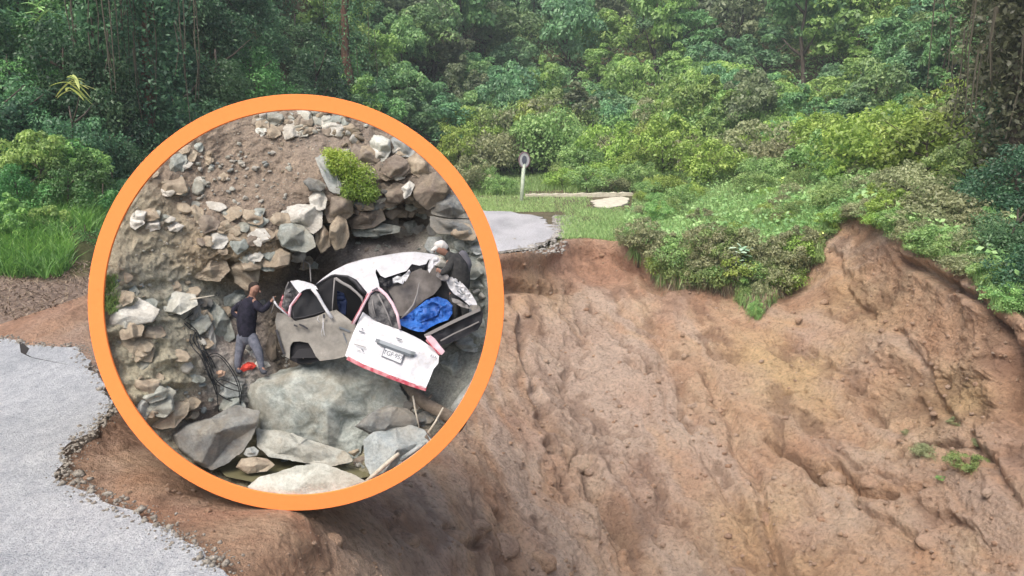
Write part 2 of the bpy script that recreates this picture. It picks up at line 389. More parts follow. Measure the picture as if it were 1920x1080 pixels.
# ------------------------------------------------------------------ roads
def slab(name, pts, thick, mtop, mcut, jit=.03, seg=.12, z=0., parent=None, closed_jit=None):
    out = []
    n = len(pts)
    r = random.Random(len(name)+n)
    for i in range(n):
        a = Vector(pts[i]); b = Vector(pts[(i+1) % n]); L = (b-a).length; k = max(1, int(L/seg)) if L < 9 else 2
        nrm = Vector((-(b-a).y, (b-a).x, 0)).normalized() if L else Vector()
        for q in range(k):
            p = a.lerp(b, q/k)
            v = float(vn(np.array([p.x*2.3, p.y*2.3, 1.]))+.6*vn(np.array([p.x*7, p.y*7, 2.])))
            if L < 9: p = p+nrm*v*jit
            out.append(Vector((p.x, p.y, z)))
    m = len(out); V = out + [Vector((p.x+.02, p.y-.02, z-thick*(1+.25*r.uniform(-1, 1)))) for p in out]
    Fc = [tuple(range(m))] + [(i, (i+1) % m, m+(i+1) % m, m+i) for i in range(m)]
    me = pmesh(name, V, Fc); me.materials.append(mtop); me.materials.append(mcut)
    for p in me.polygons[1:]: p.material_index = 1
    bm = bmesh.new(); bm.from_mesh(me); bmesh.ops.triangulate(bm, faces=[f for f in bm.faces if len(f.verts) > 4])
    bmesh.ops.recalc_face_normals(bm, faces=bm.faces); bm.to_mesh(me); bm.free()
    return put(name, me, parent=parent, kind='structure')
E = [(0,630),(50,646),(150,648),(153,668),(182,700),(207,742),(212,768),(180,795),(150,822),(124,858),(118,888),(140,908),(190,935),(262,968),(322,1000),(380,1035),(425,1068),(445,1095)]
epts = [tuple(at_z(x, y, 0.)) for x, y in E]
near_road = slab("road", epts + [(-1.3, 4.2, 0), (-.9, 3.2, 0), (-.3, 1.5, 0), (.4, -1, 0), (1.5, -9, 0), (-16, -9, 0), (-16, 12.6, 0)], .2, M['road'], M['cut'], .07, .06)
# crack across the far corner of the near road
cr = [(38,640),(46,650),(44,662),(60,670),(90,676),(128,684)]
V, Fc = [], []
for i, (x, y) in enumerate(cr):
    w = [2, 9, 5, 4, 3, 1][i]; V += [tuple(at_z(x-w, y-w*.2, .004)), tuple(at_z(x+w, y+w*.4, .004))]
for i in range(len(cr)-1): Fc.append((2*i, 2*i+1, 2*i+3, 2*i+2))
put("crack", pmesh("crack", V, Fc), M['crack'], parent=near_road, kind='structure')
F2 = [(860,396),(905,395),(950,397),(990,402),(1020,410),(1036,422),(1044,436),(1036,448),(1010,459),(960,468),(925,472),(860,476)]
far_pts = [tuple(at_z(x, y, 0.)) for x, y in F2]
slab("far_road", far_pts + [(-10, 20.6, 0), (-10, 31.5, 0)], .05, M['farroad'], M['cut'], .22, .15)
# pale concrete drain edge beyond the sign
def strip(name, a, b, w, hgt, mat):
    a = Vector(a); b = Vector(b); t_ = (b-a).normalized(); s = Vector((-t_.y, t_.x, 0))*w/2
    V = []; n = 24
    for i in range(n+1):
        p = a.lerp(b, i/n)+Vector((0, 0, .03*random.uniform(-1, 1)))
        V += [p-s-Vector((0,0,.2)), p-s+Vector((0,0,hgt)), p+s+Vector((0,0,hgt)), p+s-Vector((0,0,.2))]
    Fc = [(4*i+k, 4*i+(k+1) % 4, 4*i+4+(k+1) % 4, 4*i+4+k) for i in range(n) for k in range(4)] + [(0, 1, 2, 3), (4*n+3, 4*n+2, 4*n+1, 4*n)]
    return put(name, pmesh(name, V, Fc), mat, kind='structure')
strip("concrete_kerb", at_z(985, 366, .05), at_z(1185, 363, .1), .5, .06, M['concrete'])
slab("gravel_patch", [tuple(at_z(x, y, .03)) for x, y in [(1105,376),(1165,368),(1182,372),(1170,384),(1140,390),(1118,388)]], .08, M['concrete'], M['cut'], .1, .3, .03)

# the air between the camera and the far hillside
hz = NT("haze"); pv = hz.n("ShaderNodeVolumePrincipled"); pv.inputs["Color"].default_value = (.80, .90, .93, 1); pv.inputs["Density"].default_value = .0013; pv.inputs["Anisotropy"].default_value = .1
hz.l(pv.outputs[0], hz.out.inputs["Volume"])
HX = [(-130, -25, -9.5), (170, -25, -9.5), (170, 165, -9.5), (-130, 165, -9.5), (-130, -25, 62), (170, -25, 62), (170, 165, 62), (-130, 165, 62)]
put("haze", pmesh("haze", HX, [(3, 2, 1, 0), (4, 5, 6, 7), (0, 1, 5, 4), (1, 2, 6, 5), (2, 3, 7, 6), (3, 0, 4, 7)]), hz.m, kind='stuff', label="thin pale haze in the air over the valley", category="haze")
vf_note = None
# ------------------------------------------------------------------ vegetation
def leaf_quads(C, Nn, size, rnd, tone, asp=.5):
    """rhombic leaves: centres C, facing Nn, size per leaf"""
    n = len(C); Nn = Nn/np.maximum(np.linalg.norm(Nn, axis=1, keepdims=True), 1e-6)
    h = rnd.normal(size=(n, 3)); a = np.cross(Nn, h); a /= np.maximum(np.linalg.norm(a, axis=1, keepdims=True), 1e-6); b = np.cross(Nn, a)
    s = np.asarray(size).reshape(-1, 1)*np.ones((n, 1))
    V = np.stack([C-a*s, C+b*s*asp+Nn*s*.12, C+a*s-Nn*s*.2, C-b*s*asp+Nn*s*.12], 1).reshape(-1, 3)
    F = np.arange(4*n).reshape(-1, 4)
    return V, F, np.repeat(tone, 4)
def sph(rnd, n):
    v = rnd.normal(size=(n, 3)); return v/np.linalg.norm(v, axis=1, keepdims=True)
def crown(seed, R, Hh, lobes, per, leaf, z0=0., lob=.38, droop=0., skin=.55, top=.25):
    """foliage crown: lobes spread through a dome, leaves on the skin of each lobe"""
    r = np.random.default_rng(seed); Vs = []; Ts = []; k = 0
    for i in range(lobes):
        d = sph(r, 1)[0]; q = r.uniform(.25, .85)**.6
        c = np.array([d[0]*R*q, d[1]*R*q, z0 + Hh*(.5+.5*d[2]*q)])
        rl = R*lob*r.uniform(.6, 1.25)*(1-.25*max(d[2], 0))
        n = int(per*r.uniform(.7, 1.3)); v = sph(r, n); v[:, 2] = np.where(v[:, 2] < -.35, -v[:, 2], v[:, 2])
        rad = rl*(skin+(1-skin)*r.random(n)**.5)*(1+.25*vn(v*2.2+i*7))
        C = c+v*rad[:, None]*np.array([1, 1, .8])
        if droop: C[:, 2] -= droop*r.random(n)**3*rl
        Nn = v+r.normal(size=(n, 3))*.55+np.array([0, 0, .25])
        tone = np.clip(r.uniform(.15, .75)+r.normal(size=n)*.16, 0, 1)
        V, F, T = leaf_quads(C, Nn, leaf*r.uniform(.6, 1.35, n), r, tone); Vs.append(V); Ts.append(T)
    V = np.concatenate(Vs); T = np.concatenate(Ts)
    return arr_mesh("crown", V, np.arange(len(V)).reshape(-1, 4), dict(tone=('POINT', 'FLOAT', T)))
def trunk_mesh(seed, H, r0, limbs=4, lean=.1, spread=.45):
    rr_ = random.Random(seed); pts = []; x = y = 0
    for i in range(7):
        f = i/6; x += rr_.uniform(-1, 1)*lean*H*.12; y += rr_.uniform(-1, 1)*lean*H*.12
        pts.append((x, y, -.3+f*(H+.3)))
    parts = [tube(pts, [r0*(1.25 if i == 0 else 1-.12*i) for i in range(7)], 7)]
    for k in range(limbs):
        b = Vector(pts[rr_.randint(3, 5)]); a = rr_.uniform(0, 6.28); L = H*spread*rr_.uniform(.6, 1)
        e = b+Vector((math.cos(a)*L, math.sin(a)*L, L*rr_.uniform(.5, .9))); m_ = b.lerp(e, .5)+Vector((0, 0, -.06*L))
        parts.append(tube([b, m_, e], [r0*.45, r0*.3, r0*.12], 5))
    V, Fc = join(parts); return pmesh("trunk", V, Fc, True)
def plant(name, base, sc, rot, crown_me, trunk_me, label, cat, group, cname='crown', tname='trunk', lmat=None, tmat=None):
    e = empty(name, base, label, cat, group); e.rotation_euler = (0, 0, rot); e.scale = sc
    if trunk_me: put(tname, trunk_me, tmat, e)
    put(cname, crown_me, lmat, e)
    return e

# far hillside: the trees one can tell apart
far_cr = []
for i in range(6):
    m_ = crown(100+i, 1.0, [1.5, 1.9, 1.3, 2.1, 1.6, 1.4][i], [34, 40, 28, 38, 44, 26][i], 150, .052, .5, [.30, .27, .36, .26, .28, .34][i], skin=.6); m_.materials.append(M['leaf_far']); far_cr.append(m_)
M['leaf_far2'] = leaf_mat("far_foliage_yellowish", (.10, .18, .055), (.19, .30, .08), (.32, .43, .12), hue=.04)
M['leaf_far3'] = leaf_mat("far_foliage_bluish", (.055, .13, .065), (.115, .225, .105), (.20, .34, .15), hue=.04)
M['leaf_far4'] = leaf_mat("far_foliage_olive", (.08, .11, .06), (.13, .165, .085), (.20, .23, .12), hue=.04)
def recol(me, mat):
    c = me.copy(); c.materials.clear(); c.materials.append(mat); return c
far_cr2 = [recol(m_, M['leaf_far2']) for m_ in far_cr[:4]]; far_cr3 = [recol(m_, M['leaf_far3']) for m_ in far_cr[2:6]]; far_cr4 = [recol(m_, M['leaf_far4']) for m_ in far_cr[1:5]]
far_tr = []
for i in range(3):
    m_ = trunk_mesh(200+i, 1.5, .07, 3, .5); m_.materials.append(M['bark']); far_tr.append(m_)
def zone(px, row):
    h = "at the top edge of the photo" if row < 60 else "high on the far hillside" if row < 130 else "halfway down the far hillside" if row < 200 else "low on the far hillside"
    w = ("just right of the reddish trunk" if px < 780 else "above the ring's right shoulder" if px < 930 else "above the road sign" if px < 1060 else "right of the road sign" if px < 1200
         else "above the middle of the broken rim" if px < 1400 else "above the pale weed on the rim" if px < 1560 else "above the yellow-green shrubs" if px < 1700 else "beside the dark trunk at right")
    return h, w
rt = random.Random(5); cells = []
for iy, row in enumerate([-70, -35, 0, 36, 72, 108, 145, 182, 215, 245, 275]):
    px = 640+rt.uniform(0, 60)
    while px < 1900:
        cells.append((px+rt.uniform(-22, 22), row+rt.uniform(-14, 14))); px += 76+rt.uniform(-14, 24) - (6 if row > 180 else 0)
special = {0: None}
for k, (px, row) in enumerate(cells):
    base = ground_at(px, row+26)
    d = float(np.linalg.norm(base[:2]))
    s = d*rt.uniform(.030, .052)*(1 if row < 150 else .85)
    u = rt.random()
    warm = fbm(np.array([px*.006, row*.008, 3.]), 2)
    if warm+rt.uniform(-.25, .25) > .12: me_, cw = rt.choice(far_cr2), "yellow-green"
    elif u < .30: me_, cw = rt.choice(far_cr3), "blue-green"
    elif u < .46: me_, cw = rt.choice(far_cr4), "dull olive"
    else: me_, cw = rt.choice(far_cr), "mid-green"
    tall = rt.random() < .25
    sz = rt.uniform(1.2, 1.5) if tall else rt.uniform(.8, 1.05)
    h, w = zone(px, row)
    bigw = ["very large", "large", "middling", "smallish", "small"][int(np.clip((.052*d-s)/(.0045*d), 0, 4))]
    lab = f"{bigw} {cw} {'tall' if tall else 'rounded'} tree {h}, {w}"
    lab = " ".join(lab.split()[:16])
    plant("forest_tree", base-np.array([0, 0, .6]), (s, s, s*sz), rt.uniform(0, 6.28), me_, far_tr[k % 3], lab, "tree", lab.replace("tree", "trees", 1)[:70])
# undergrowth closing the gaps between the far trees
def scatter_ground(n, pxr, rowf, rnd):
    px = rnd.uniform(*pxr, n); row = np.array([rnd.uniform(*rowf(p)) for p in px]); p = prof(px)
    d = np.array([np.interp(-row[i], -p[:, 0, i], p[:, 1, i]) for i in range(n)])
    return px, row, at(px, row, d)
r_ = np.random.default_rng(3)
px, row, B = scatter_ground(45000, (560, 2000), lambda p: (-120, 325), r_)
B += np.stack([r_.normal(size=len(B))*.3, r_.normal(size=len(B))*.3, r_.random(len(B))**2*2.0], -1)
V, F, T = leaf_quads(B, r_.normal(size=B.shape)*.6+np.array([0, -.6, .8]), r_.uniform(.09, .22, len(B))*np.clip(B[:, 1]/70, .45, 1.4), r_, np.clip(.35+fbm(B*.12, 3)*.8+r_.normal(size=len(B))*.12, 0, 1))
put("undergrowth", arr_mesh("undergrowth", V, F, dict(tone=('POINT', 'FLOAT', T))), M['leaf_far'], kind='stuff', label="dense low undergrowth between the far hillside trees", category="undergrowth")

# shrub belt behind the road and on the mound at right
bush = []
for i in range(5):
    m_ = crown(300+i, 1.0, [1.2, 1.5, 1.0, 1.7, 1.3][i], [40, 34, 44, 36, 32][i], 130, .042, .0, [.34, .3, .36, .28, .4][i], skin=.35); m_.materials.append(M['leaf_bush']); bush.append(m_)
bush_y = []
M['leaf_yel'] = leaf_mat("yellowish_shrub_foliage", (.12, .19, .035), (.21, .31, .06), (.34, .43, .10), hue=.03)
M['leaf_brn'] = leaf_mat("dry_shrub_foliage", (.12, .135, .065), (.20, .22, .11), (.31, .32, .17), hue=.03)
bush_y = [recol(m_, M['leaf_yel']) for m_ in bush]; bush_b = [recol(m_, M['leaf_brn']) for m_ in bush]
st = []
for i in range(2):
    m_ = trunk_mesh(320+i, .9, .035, 5, .6, .7); m_.materials.append(M['bark']); st.append(m_)
def belt(px, row, s, kind, label, grp, k, hz=1.):
    base = ground_at(px, row)
    me_ = (bush_y if kind == 'y' else bush_b if kind == 'b' else bush)[k % 5]
    plant("shrub", base-np.array([0, 0, .1]), (s, s, s*hz), k*1.7, me_, st[k % 2], label, "shrub", grp, 'foliage', 'stems')
rb = random.Random(11); k = 0
for row in (300, 318, 336, 350, 360):
    px = 820+rb.uniform(0, 30)
    while px < 1800:
        px += rb.uniform(38, 74); rw = row+rb.uniform(-7, 7)
        if row >= 350 and px > 1230: continue
        if abs(px-983) < 34 and row > 345: continue
        base = ground_at(px, rw); d = base[1]; s = d*rb.uniform(.026, .042)*(.8 if row > 345 else 1.25)
        kd = rb.choice('ggyb') if px < 1180 else rb.choice('gyyb')
        cw = {'g': 'fresh green', 'y': 'yellow-green', 'b': 'dry brownish'}[kd]
        w = ("left of the road sign" if px < 965 else "right behind the road sign" if px < 1060 else "behind the pale concrete kerb" if px < 1200 else "on the mound behind the rim" if px < 1420
             else "behind the pale weed on the mound" if px < 1600 else "on the right part of the mound")
        hgt = "back row" if row < 318 else "middle row" if row < 345 else "front row"
        lab = f"{cw} shrub {w}, {hgt} of the shrub belt"
        belt(px, rw, s, kd, lab, lab.replace("shrub ", "shrubs ", 1), k, rb.uniform(.9, 1.5) if row < 345 else rb.uniform(.8, 1.1)); k += 1
for (px, row, s, kd, lab) in [(1640, 345, 2.0, 'y', "big bright yellow-green bush on the right mound, left of two"), (1740, 350, 2.0, 'y', "big bright yellow-green bush nearest the dark trunk at right"),
        (1330, 352, 1.9, 'y', "broad yellow-green bush on the mound above the hanging grass"), (1430, 350, 1.3, 'g', "green bush on the mound left of the pale weed"),
        (1545, 352, 1.5, 'g', "dark slender green bush on the mound right of the pale weed"), (1700, 400, 1.0, 'b', "dry brownish bush on the right end of the broken rim"),
        (1775, 440, 1.0, 'b', "brown-green bush just below the dark trunk at right"), (1270, 390, .8, 'g', "low leafy bush beside the gravel patch"),
        (1225, 372, .9, 'g', "low green bush right behind the pale concrete kerb end"),(1800, 380, 1.2, 'g', "green bush at the foot of the dark trunk at right")]:
    belt(px, row, s, kd, lab, None, k); k += 1

rw2 = random.Random(123); wk = 0
for (pa, pb, ra, rb2, n, sa, sb) in [(1190, 1500, 372, 440, 26, .38, .66), (1480, 1700, 345, 400, 14, .45, .8), (1640, 1860, 360, 500, 18, .45, .75), (1230, 1600, 335, 372, 14, .7, 1.1)]:
    for _ in range(n):
        a = rw2.uniform(pa, pb); b = min(rw2.uniform(ra, rb2), rim_row(a)-4); kd = rw2.choice('gggyb' if a < 1640 else 'gbbyg'); s_ = rw2.uniform(sa, sb)
        cw = {'g': 'green', 'y': 'yellow-green', 'b': 'brownish'}[kd]
        w = "just above the overhang" if a < 1500 and b > 400 else "on the front of the mound" if a < 1500 else "at the mound's crest right of the pale weed" if a < 1650 else "on the right rim below the big bright bushes"
        base = ground_at(a, b); plant("weed_clump", base-np.array([0, 0, .08]), (s_, s_, s_*rw2.uniform(.7, 1.1)), wk*1.9, (bush_y if kd == 'y' else bush_b if kd == 'b' else bush)[wk % 5], None,
            f"soft {cw} weed clump {w}, {'taller' if s_ > .62 else 'low'}", "weed clump", f"{cw} weed clumps {w} {'taller' if s_ > .62 else 'low'}", 'foliage'); wk += 1
# left forest: dark trees with hanging creepers above the verge
dk = []
for i in range(5):
    m_ = crown(400+i, 1.0, [1.7, 2.0, 1.4, 1.8, 1.5][i], [38, 44, 36, 40, 34][i], 270, .036, .1, [.32, .3, .36, .3, .34][i], droop=2.2, skin=.45); m_.materials.append(M['leaf_dark']); dk.append(m_)
M['leaf_dark2'] = leaf_mat("forest_foliage_bright", (.035, .10, .028), (.075, .185, .05), (.16, .30, .09), hue=.04)
M['leaf_dark3'] = leaf_mat("forest_foliage_bluish", (.032, .08, .038), (.07, .155, .065), (.15, .27, .12), hue=.04)
dk2 = [recol(m_, M['leaf_dark2']) for m_ in dk[:3]]; dk3 = [recol(m_, M['leaf_dark3']) for m_ in dk[2:]]
dt = []
for i in range(3):
    m_ = trunk_mesh(420+i, 1.6, .055, 4, .5); m_.materials.append(M['bark']); dt.append(m_)
LF = [(-40,330,1.5,'d'),(30,310,1.5,'b'),(90,345,1.2,'l'),(150,330,1.2,'b'),(215,340,1.0,'d'),(20,240,1.7,'l'),(110,250,1.6,'d'),(190,262,1.5,'b'),(280,300,1.5,'d'),(350,290,1.6,'b'),
      (-30,150,1.9,'b'),(60,130,1.9,'l'),(150,140,1.7,'d'),(235,180,1.7,'k'),(320,190,1.8,'d'),(400,220,1.9,'b'),(470,240,2.0,'l'),(540,240,2.1,'b'),(600,250,2.2,'d'),(660,260,2.0,'g'),
      (0,50,2.0,'b'),(95,40,2.0,'l'),(200,60,2.0,'k'),(300,80,2.0,'k'),(390,110,2.1,'d'),(470,120,2.3,'b'),(550,130,2.4,'b'),(620,120,2.3,'g'),(690,170,2.3,'g'),
      (40,-60,2.3,'l'),(150,-50,2.3,'d'),(270,-40,2.3,'k'),(380,-10,2.4,'d'),(490,10,2.7,'b'),(590,0,2.7,'d'),(680,40,2.7,'g'),(-120,200,2,'d'),(-130,20,2.4,'d'),(450,-90,2.8,'d'),(560,-100,2.8,'b'),(330,-110,2.6,'d'),(690,-70,2.8,'b'),
      (120,395,.75,'l'),(30,405,.8,'l'),(195,400,.7,'l'),(70,375,.8,'g'),(150,372,.8,'l'),(210,372,.7,'b'),(10,372,.8,'l'),(95,425,.45,'g'),(165,440,.5,'l'),(20,450,.5,'g'),(225,330,.9,'d'),(-60,400,.9,'l'),(130,350,1.0,'g')]
rl = random.Random(9)
for i, (px, row, s, kd) in enumerate(LF):
    base = ground_at(px, row)
    me_ = {'d': dk[i % 5], 'k': dk[i % 5], 'b': dk3[i % 3], 'l': dk2[i % 3], 'g': far_cr2[i % 4]}[kd]
    cw = {'d': 'dark green', 'k': 'very shaded dark', 'b': 'blue-green', 'l': 'brighter green', 'g': 'light green'}[kd]
    hz = "at the top edge" if row < 60 else "in the upper left forest" if row < 170 else "in the middle of the left forest" if row < 280 else "at the foot of the left forest"
    w = ["at the photo's left border", "above the bright fern fronds", "left of the creeper-hung trunk", "above the ring's left shoulder", "above the ring's top", "left of the reddish trunk", "beside the reddish trunk"][int(np.searchsorted([45, 140, 235, 350, 500, 610], px))]
    plant("forest_tree", base-np.array([0, 0, .5]), (s, s, s*rl.uniform(.9, 1.25)), rl.uniform(0, 6), me_, dt[i % 3], " ".join(f"{cw} {['small ', 'broad ', 'slim ', 'tall '][(i*7+i//9) % 4]}creeper-hung tree {hz}, {w}".split()[:16]), "tree", "creeper-hung trees of the left forest")
M['olivecreep'] = leaf_mat('mossy_creeper', (.03, .035, .018), (.065, .07, .038), (.13, .14, .075))
def tall_trunk(name, px, r0, r1, row0, rad, mat, label, lean=0, vines=0, lm='leaf_dark2', hgt=None):
    b = ground_at(px, r0); d = b[1]
    tp = at(px+lean, r1, d/1.0/(CP+((540-r1)/FOC)*SP))
    e = empty(name, b, label, "tree")
    rr2 = random.Random(int(px)); pts = [Vector(b).lerp(Vector(tp), f/8)+Vector((rr2.uniform(-1, 1)*.12, 0, 0)) for f in range(9)]
    V, Fc = tube(pts, [rad*(1-.05*i) for i in range(9)], 9); put("trunk", localise(pmesh("trunk", V, Fc, True), e), mat, e)
    r = np.random.default_rng(int(px)); n = 1500+vines*220
    f = r.random(n); c = np.array(b)[None]*(1-f[:, None])+np.array(tp)[None]*f[:, None]
    C = c+r.normal(size=(n, 3))*np.array([rad*2.2, rad*1.6, .2])
    V, F, T = leaf_quads(C, r.normal(size=(n, 3))+np.array([0, -.6, .4]), r.uniform(.05, .11, n), r, np.clip(r.normal(.45, .2, n), 0, 1))
    put("creeper", localise(arr_mesh("creeper", V, F, dict(tone=('POINT', 'FLOAT', T))), e), M[lm], e)
    for k in range(vines):
        f0 = rr2.uniform(.5, .95); q = Vector(b).lerp(Vector(tp), f0)+Vector((rr2.uniform(-1, 1)*rad*7, rr2.uniform(-.8, .2), 0)); L = rr2.uniform(1.0, 3.2)
        V, Fc = tube([q, q+Vector((rr2.uniform(-.1, .1), 0, -L*.5)), q+Vector((rr2.uniform(-.15, .15), 0, -L))], [.022, .018, .012], 4)
        put("vine", localise(pmesh("vine", V, Fc), e), M['dead_stem'], e)
t = NT("dry_vine"); M['dead_stem'] = t.surf((.10, .09, .065), .9)
tall_trunk("hanging_tree", 275, 300, -120, 0, .22, M['redbark'], "tall brown trunk hung with creepers in the left forest, left of the ring's top", 10, 26, 'leaf_dark')
tall_trunk("bare_tree", 655, 262, -60, 0, .30, M['redbark'], "reddish brown trunk rising above the ring's top right", -8, 8, 'leaf_dark3')
tall_trunk("hanging_tree", 1858, 345, -120, 0, .30, M['bark'], "dark mossy trunk at the right border of the photo", 40, 26, 'olivecreep')
tall_trunk("hanging_tree", 1905, 380, -120, 0, .22, M['bark'], "creeper-hung trunk at the extreme right border", 22, 22, 'olivecreep')
tall_trunk("hanging_tree", 160, 240, -120, 0, .10, M['bark'], "thin shaded trunk right of the bright fern fronds", 25, 18, 'leaf_dark3')
tall_trunk("hanging_tree", 335, 250, -120, 0, .09, M['bark'], "thin dark leaning trunk right of the brown creeper-hung trunk", -40, 14, 'leaf_dark')
# right edge foliage
for i, (px, row, s, lab) in enumerate([(1890, 500, .95, "dark leafy bush at the right border just above the broken rim"), (1900, 420, 1.1, "dark leafy bush at the right border beneath the mossy trunk"), (1945, 560, .9, "dark bush cut by the right border beside the rim"),
        (1840, 400, .9, "dark green bush in the shade left of the right border"), (1960, 330, 1.9, "dark tree cut by the right border"), (1935, 130, 1.5, "dark creeper-covered tree crown in the top right corner"), (1970, 0, 2.2, "dark tree crown above the top right corner"),
        (1830, 320, 1.0, "shaded bush at the foot of the mossy trunk")]):
    base = ground_at(px, row); plant("shaded_bush" if s < 1.5 else "forest_tree", base-np.array([0, 0, .2]), (s*.9, s, s*.85), i*1.3, [dk3, dk, dk][i % 3][i % 3], dt[i % 3], lab, "bush" if s < 1.5 else "tree", None)

# bright yellow-green fern fronds at left and bold single plants
def fronds(name, base, n, L, mat, label, cat, dirs=None, seed=1, leaf=.5, w=.16, sh=0.):
    r = random.Random(seed); e = empty(name, base, label, cat); b = Vector(base)
    for k in range(n):
        a = dirs[k] if dirs else (r.uniform(0, 6.28), r.uniform(.2, 1.1))
        d = Vector((math.cos(a[0])*math.cos(a[1]), math.sin(a[0])*math.cos(a[1]), math.sin(a[1]))); l = L*r.uniform(.75, 1.1)
        V = []; Fc = []; m_ = 7; s = d.cross(Vector((0, 0, 1))).normalized(); b = Vector(base)+Vector((r.uniform(-.3, .3)*sh, r.uniform(-.3, .3)*sh, -sh*r.random()))
        for i in range(m_+1):
            f = i/m_; p = b+d*l*f-Vector((0, 0, l*.45*f*f)); ww = w*l*math.sin(math.pi*min(f*.9+.08, 1))**.7
            V += [p-s*ww-Vector((0, 0, ww*.3)), p, p+s*ww-Vector((0, 0, ww*.3))]
        for i in range(m_): o = 3*i; Fc += [(o, o+1, o+4, o+3), (o+1, o+2, o+5, o+4)]
        me = pmesh("leaf", V, Fc, True); at_ = me.attributes.new("tone", 'FLOAT', 'POINT'); tn = r.uniform(.2, .9)
        at_.data.foreach_set("value", [min(1, tn+r.uniform(-.1, .1)) for _ in V]); put("leaf", localise(me, e), mat, e)
M['fernyel'] = leaf_mat("yellowish_fern", (.16, .20, .05), (.28, .33, .09), (.42, .46, .16))
fb = at(132, 140, 17.); fronds("fern", fb, 15, .5, M['fernyel'], "bright yellow-green fern fronds against the dark left forest", "fern", [(-.1,.1),(.25,-.1),(-.5,-.15),(-.3,-.3),(3.3,.3),(2.9,.0),(-.9,-.2),(-1.2,.3),(.1,.5),(0,-.3),(-.3,.2),(-.7,.4),(3.0,-.3),(-.15,-.45),(.4,.25)], 4, w=.075, sh=.35)
fronds("fern", at(70, 12, 19.), 12, .5, M['herb'], "light green fern fronds near the top left corner", "fern", None, 5, w=.08, sh=.4)
fronds("broadleaf_weed", ground_at(1470, 352)+np.array([0, -.1, .45]), 34, .22, M['pale'], "tall weed with pale lime leaves standing on the mound", "weed", None, 6, w=.26, sh=.7)
fronds("broadleaf_weed", slope_pt(1378, 505)[0]+np.array([0, -.45, .75]), 34, .24, M['silver'], "weed with broad silvery leaves hanging over the broken rim", "weed", None, 7, w=.3, sh=.5)
fronds("broadleaf_weed", slope_pt(1535, 470)[0]+np.array([0, -.1, .5]), 12, .12, M['pale'], "small pale weed at the top of the bare slope under the mound", "weed", None, 8, w=.26, sh=.25)
fronds("broadleaf_weed", ground_at(1885, 370)+np.array([-.2, -.9, .6]), 16, .22, M['silver'], "weed with light leaves in the shade at the right border", "weed", None, 9, w=.2, sh=.6)

# grass and herbs: nobody could count them
def blades(B, h, w, r, lean=.35, down=None, toneb=.5, ns=.22):
    n = len(B); az = r.uniform(0, 6.28, n); hh = h*r.uniform(.5, 1.3, n)
    side_ = np.stack([np.cos(az), np.sin(az), np.zeros(n)], -1)*(w*r.uniform(.6, 1.4, n))[:, None]
    bd = r.uniform(0, 6.28, n); bend = np.stack([np.cos(bd), np.sin(bd), np.zeros(n)], -1)*(hh*lean*r.uniform(.2, 1.4, n))[:, None]
    up_ = np.stack([np.zeros(n), np.zeros(n), hh], -1)
    if down is not None: up_ = down[None]*hh[:, None]; bend = bend*1.3
    m_ = B+up_*.55+bend*.35; tp = B+up_*1.0+bend
    V = np.stack([B-side_, B+side_, m_+side_*.8, m_-side_*.8, tp], 1).reshape(-1, 3)
    i = np.arange(n)[:, None]*5
    F = np.concatenate([i+np.array([[0, 1, 2]]), i+np.array([[0, 2, 3]]), i+np.array([[3, 2, 4]])], 0)
    T = np.repeat(np.clip(toneb+r.normal(size=n)*ns, 0, 1), 5)
    return V, F, T
def stuff(name, lst, mat, label, cat):
    V = []; F = []; T = []; o = 0
    for v, f, t_ in lst: V.append(v); F.append(f+o); T.append(t_); o += len(v)
    put(name, arr_mesh(name, np.concatenate(V), np.concatenate(F), dict(tone=('POINT', 'FLOAT', np.concatenate(T)))), mat, kind='stuff', label=label, category=cat)
r = np.random.default_rng(21)
px, row, B = scatter_ground(60000, (1040, 1900), lambda p: (max(320, 372-(p-1040)*.12) if p > 1250 else 372, rim_row(p)+1), r)
keep = ~((px < 1052+16*vn(np.stack([row*.2, row*0, row*0], -1))) & (row > 396)) & ~((px > 1100) & (px < 1185) & (row < 392) & (row > 362))
keep &= r.random(len(px)) < sm(1030, 1150, px)+.15
B = B[keep]; px = px[keep]
hh = .12+.24*sm(1180, 1330, px)
stuff("verge_grass", [blades(B, hh, .009+.006*hh, r, .6, None, .45+.25*np.clip(fbm(B*.5, 3), -1, 1))], M['grass'], "uneven fresh green grass covering the mound behind the rim", "grass")
px, row, B = scatter_ground(14000, (880, 1180), lambda p: (366, 398 if p < 1040 else rim_row(p)+0), r)
k_ = ~((px > 1100+12*vn(np.stack([row*.3, row*0, row*0+4], -1))) & (row < 390)); k_ &= ~((px < 1046+16*vn(np.stack([row*.2, row*0, row*0], -1))) & (row > 398)); B = B[k_]
px, row, B2 = scatter_ground(26000, (640, 1260), lambda p: (325, 368), r)
k_ = ~((np.abs(row-364) < 3.5) & (px > 985)); B2 = B2[k_]
stuff("verge_scrub", [blades(B2, .30, .016, r, .6, None, .45)], M['grass'], "longer rough grass behind the far road and the sign", "grass")
px, row, B2 = scatter_ground(8000, (600, 930), lambda p: (368, 395), r)
B = np.concatenate([B, B2])
stuff("short_grass", [blades(B, .09, .011, r, .6, None, .75)], M['grass'], "short yellowish grass between the far road and concrete kerb", "grass")
px, row, B = scatter_ground(9000, (1170, 1900), lambda p: (330 if p > 1250 else 385, rim_row(p)), r)
B = B+np.stack([np.zeros(len(B)), -np.zeros(len(B)), r.random(len(B))*(.15+.4*sm(1200, 1350, px))], -1)
V, F, T = leaf_quads(B, r.normal(size=B.shape)*.5+np.array([0, -.4, 1.]), r.uniform(.03, .085, len(B)), r, np.clip(.5+fbm(B*.7, 3)*.7+r.normal(size=len(B))*.15, 0, 1), .6)
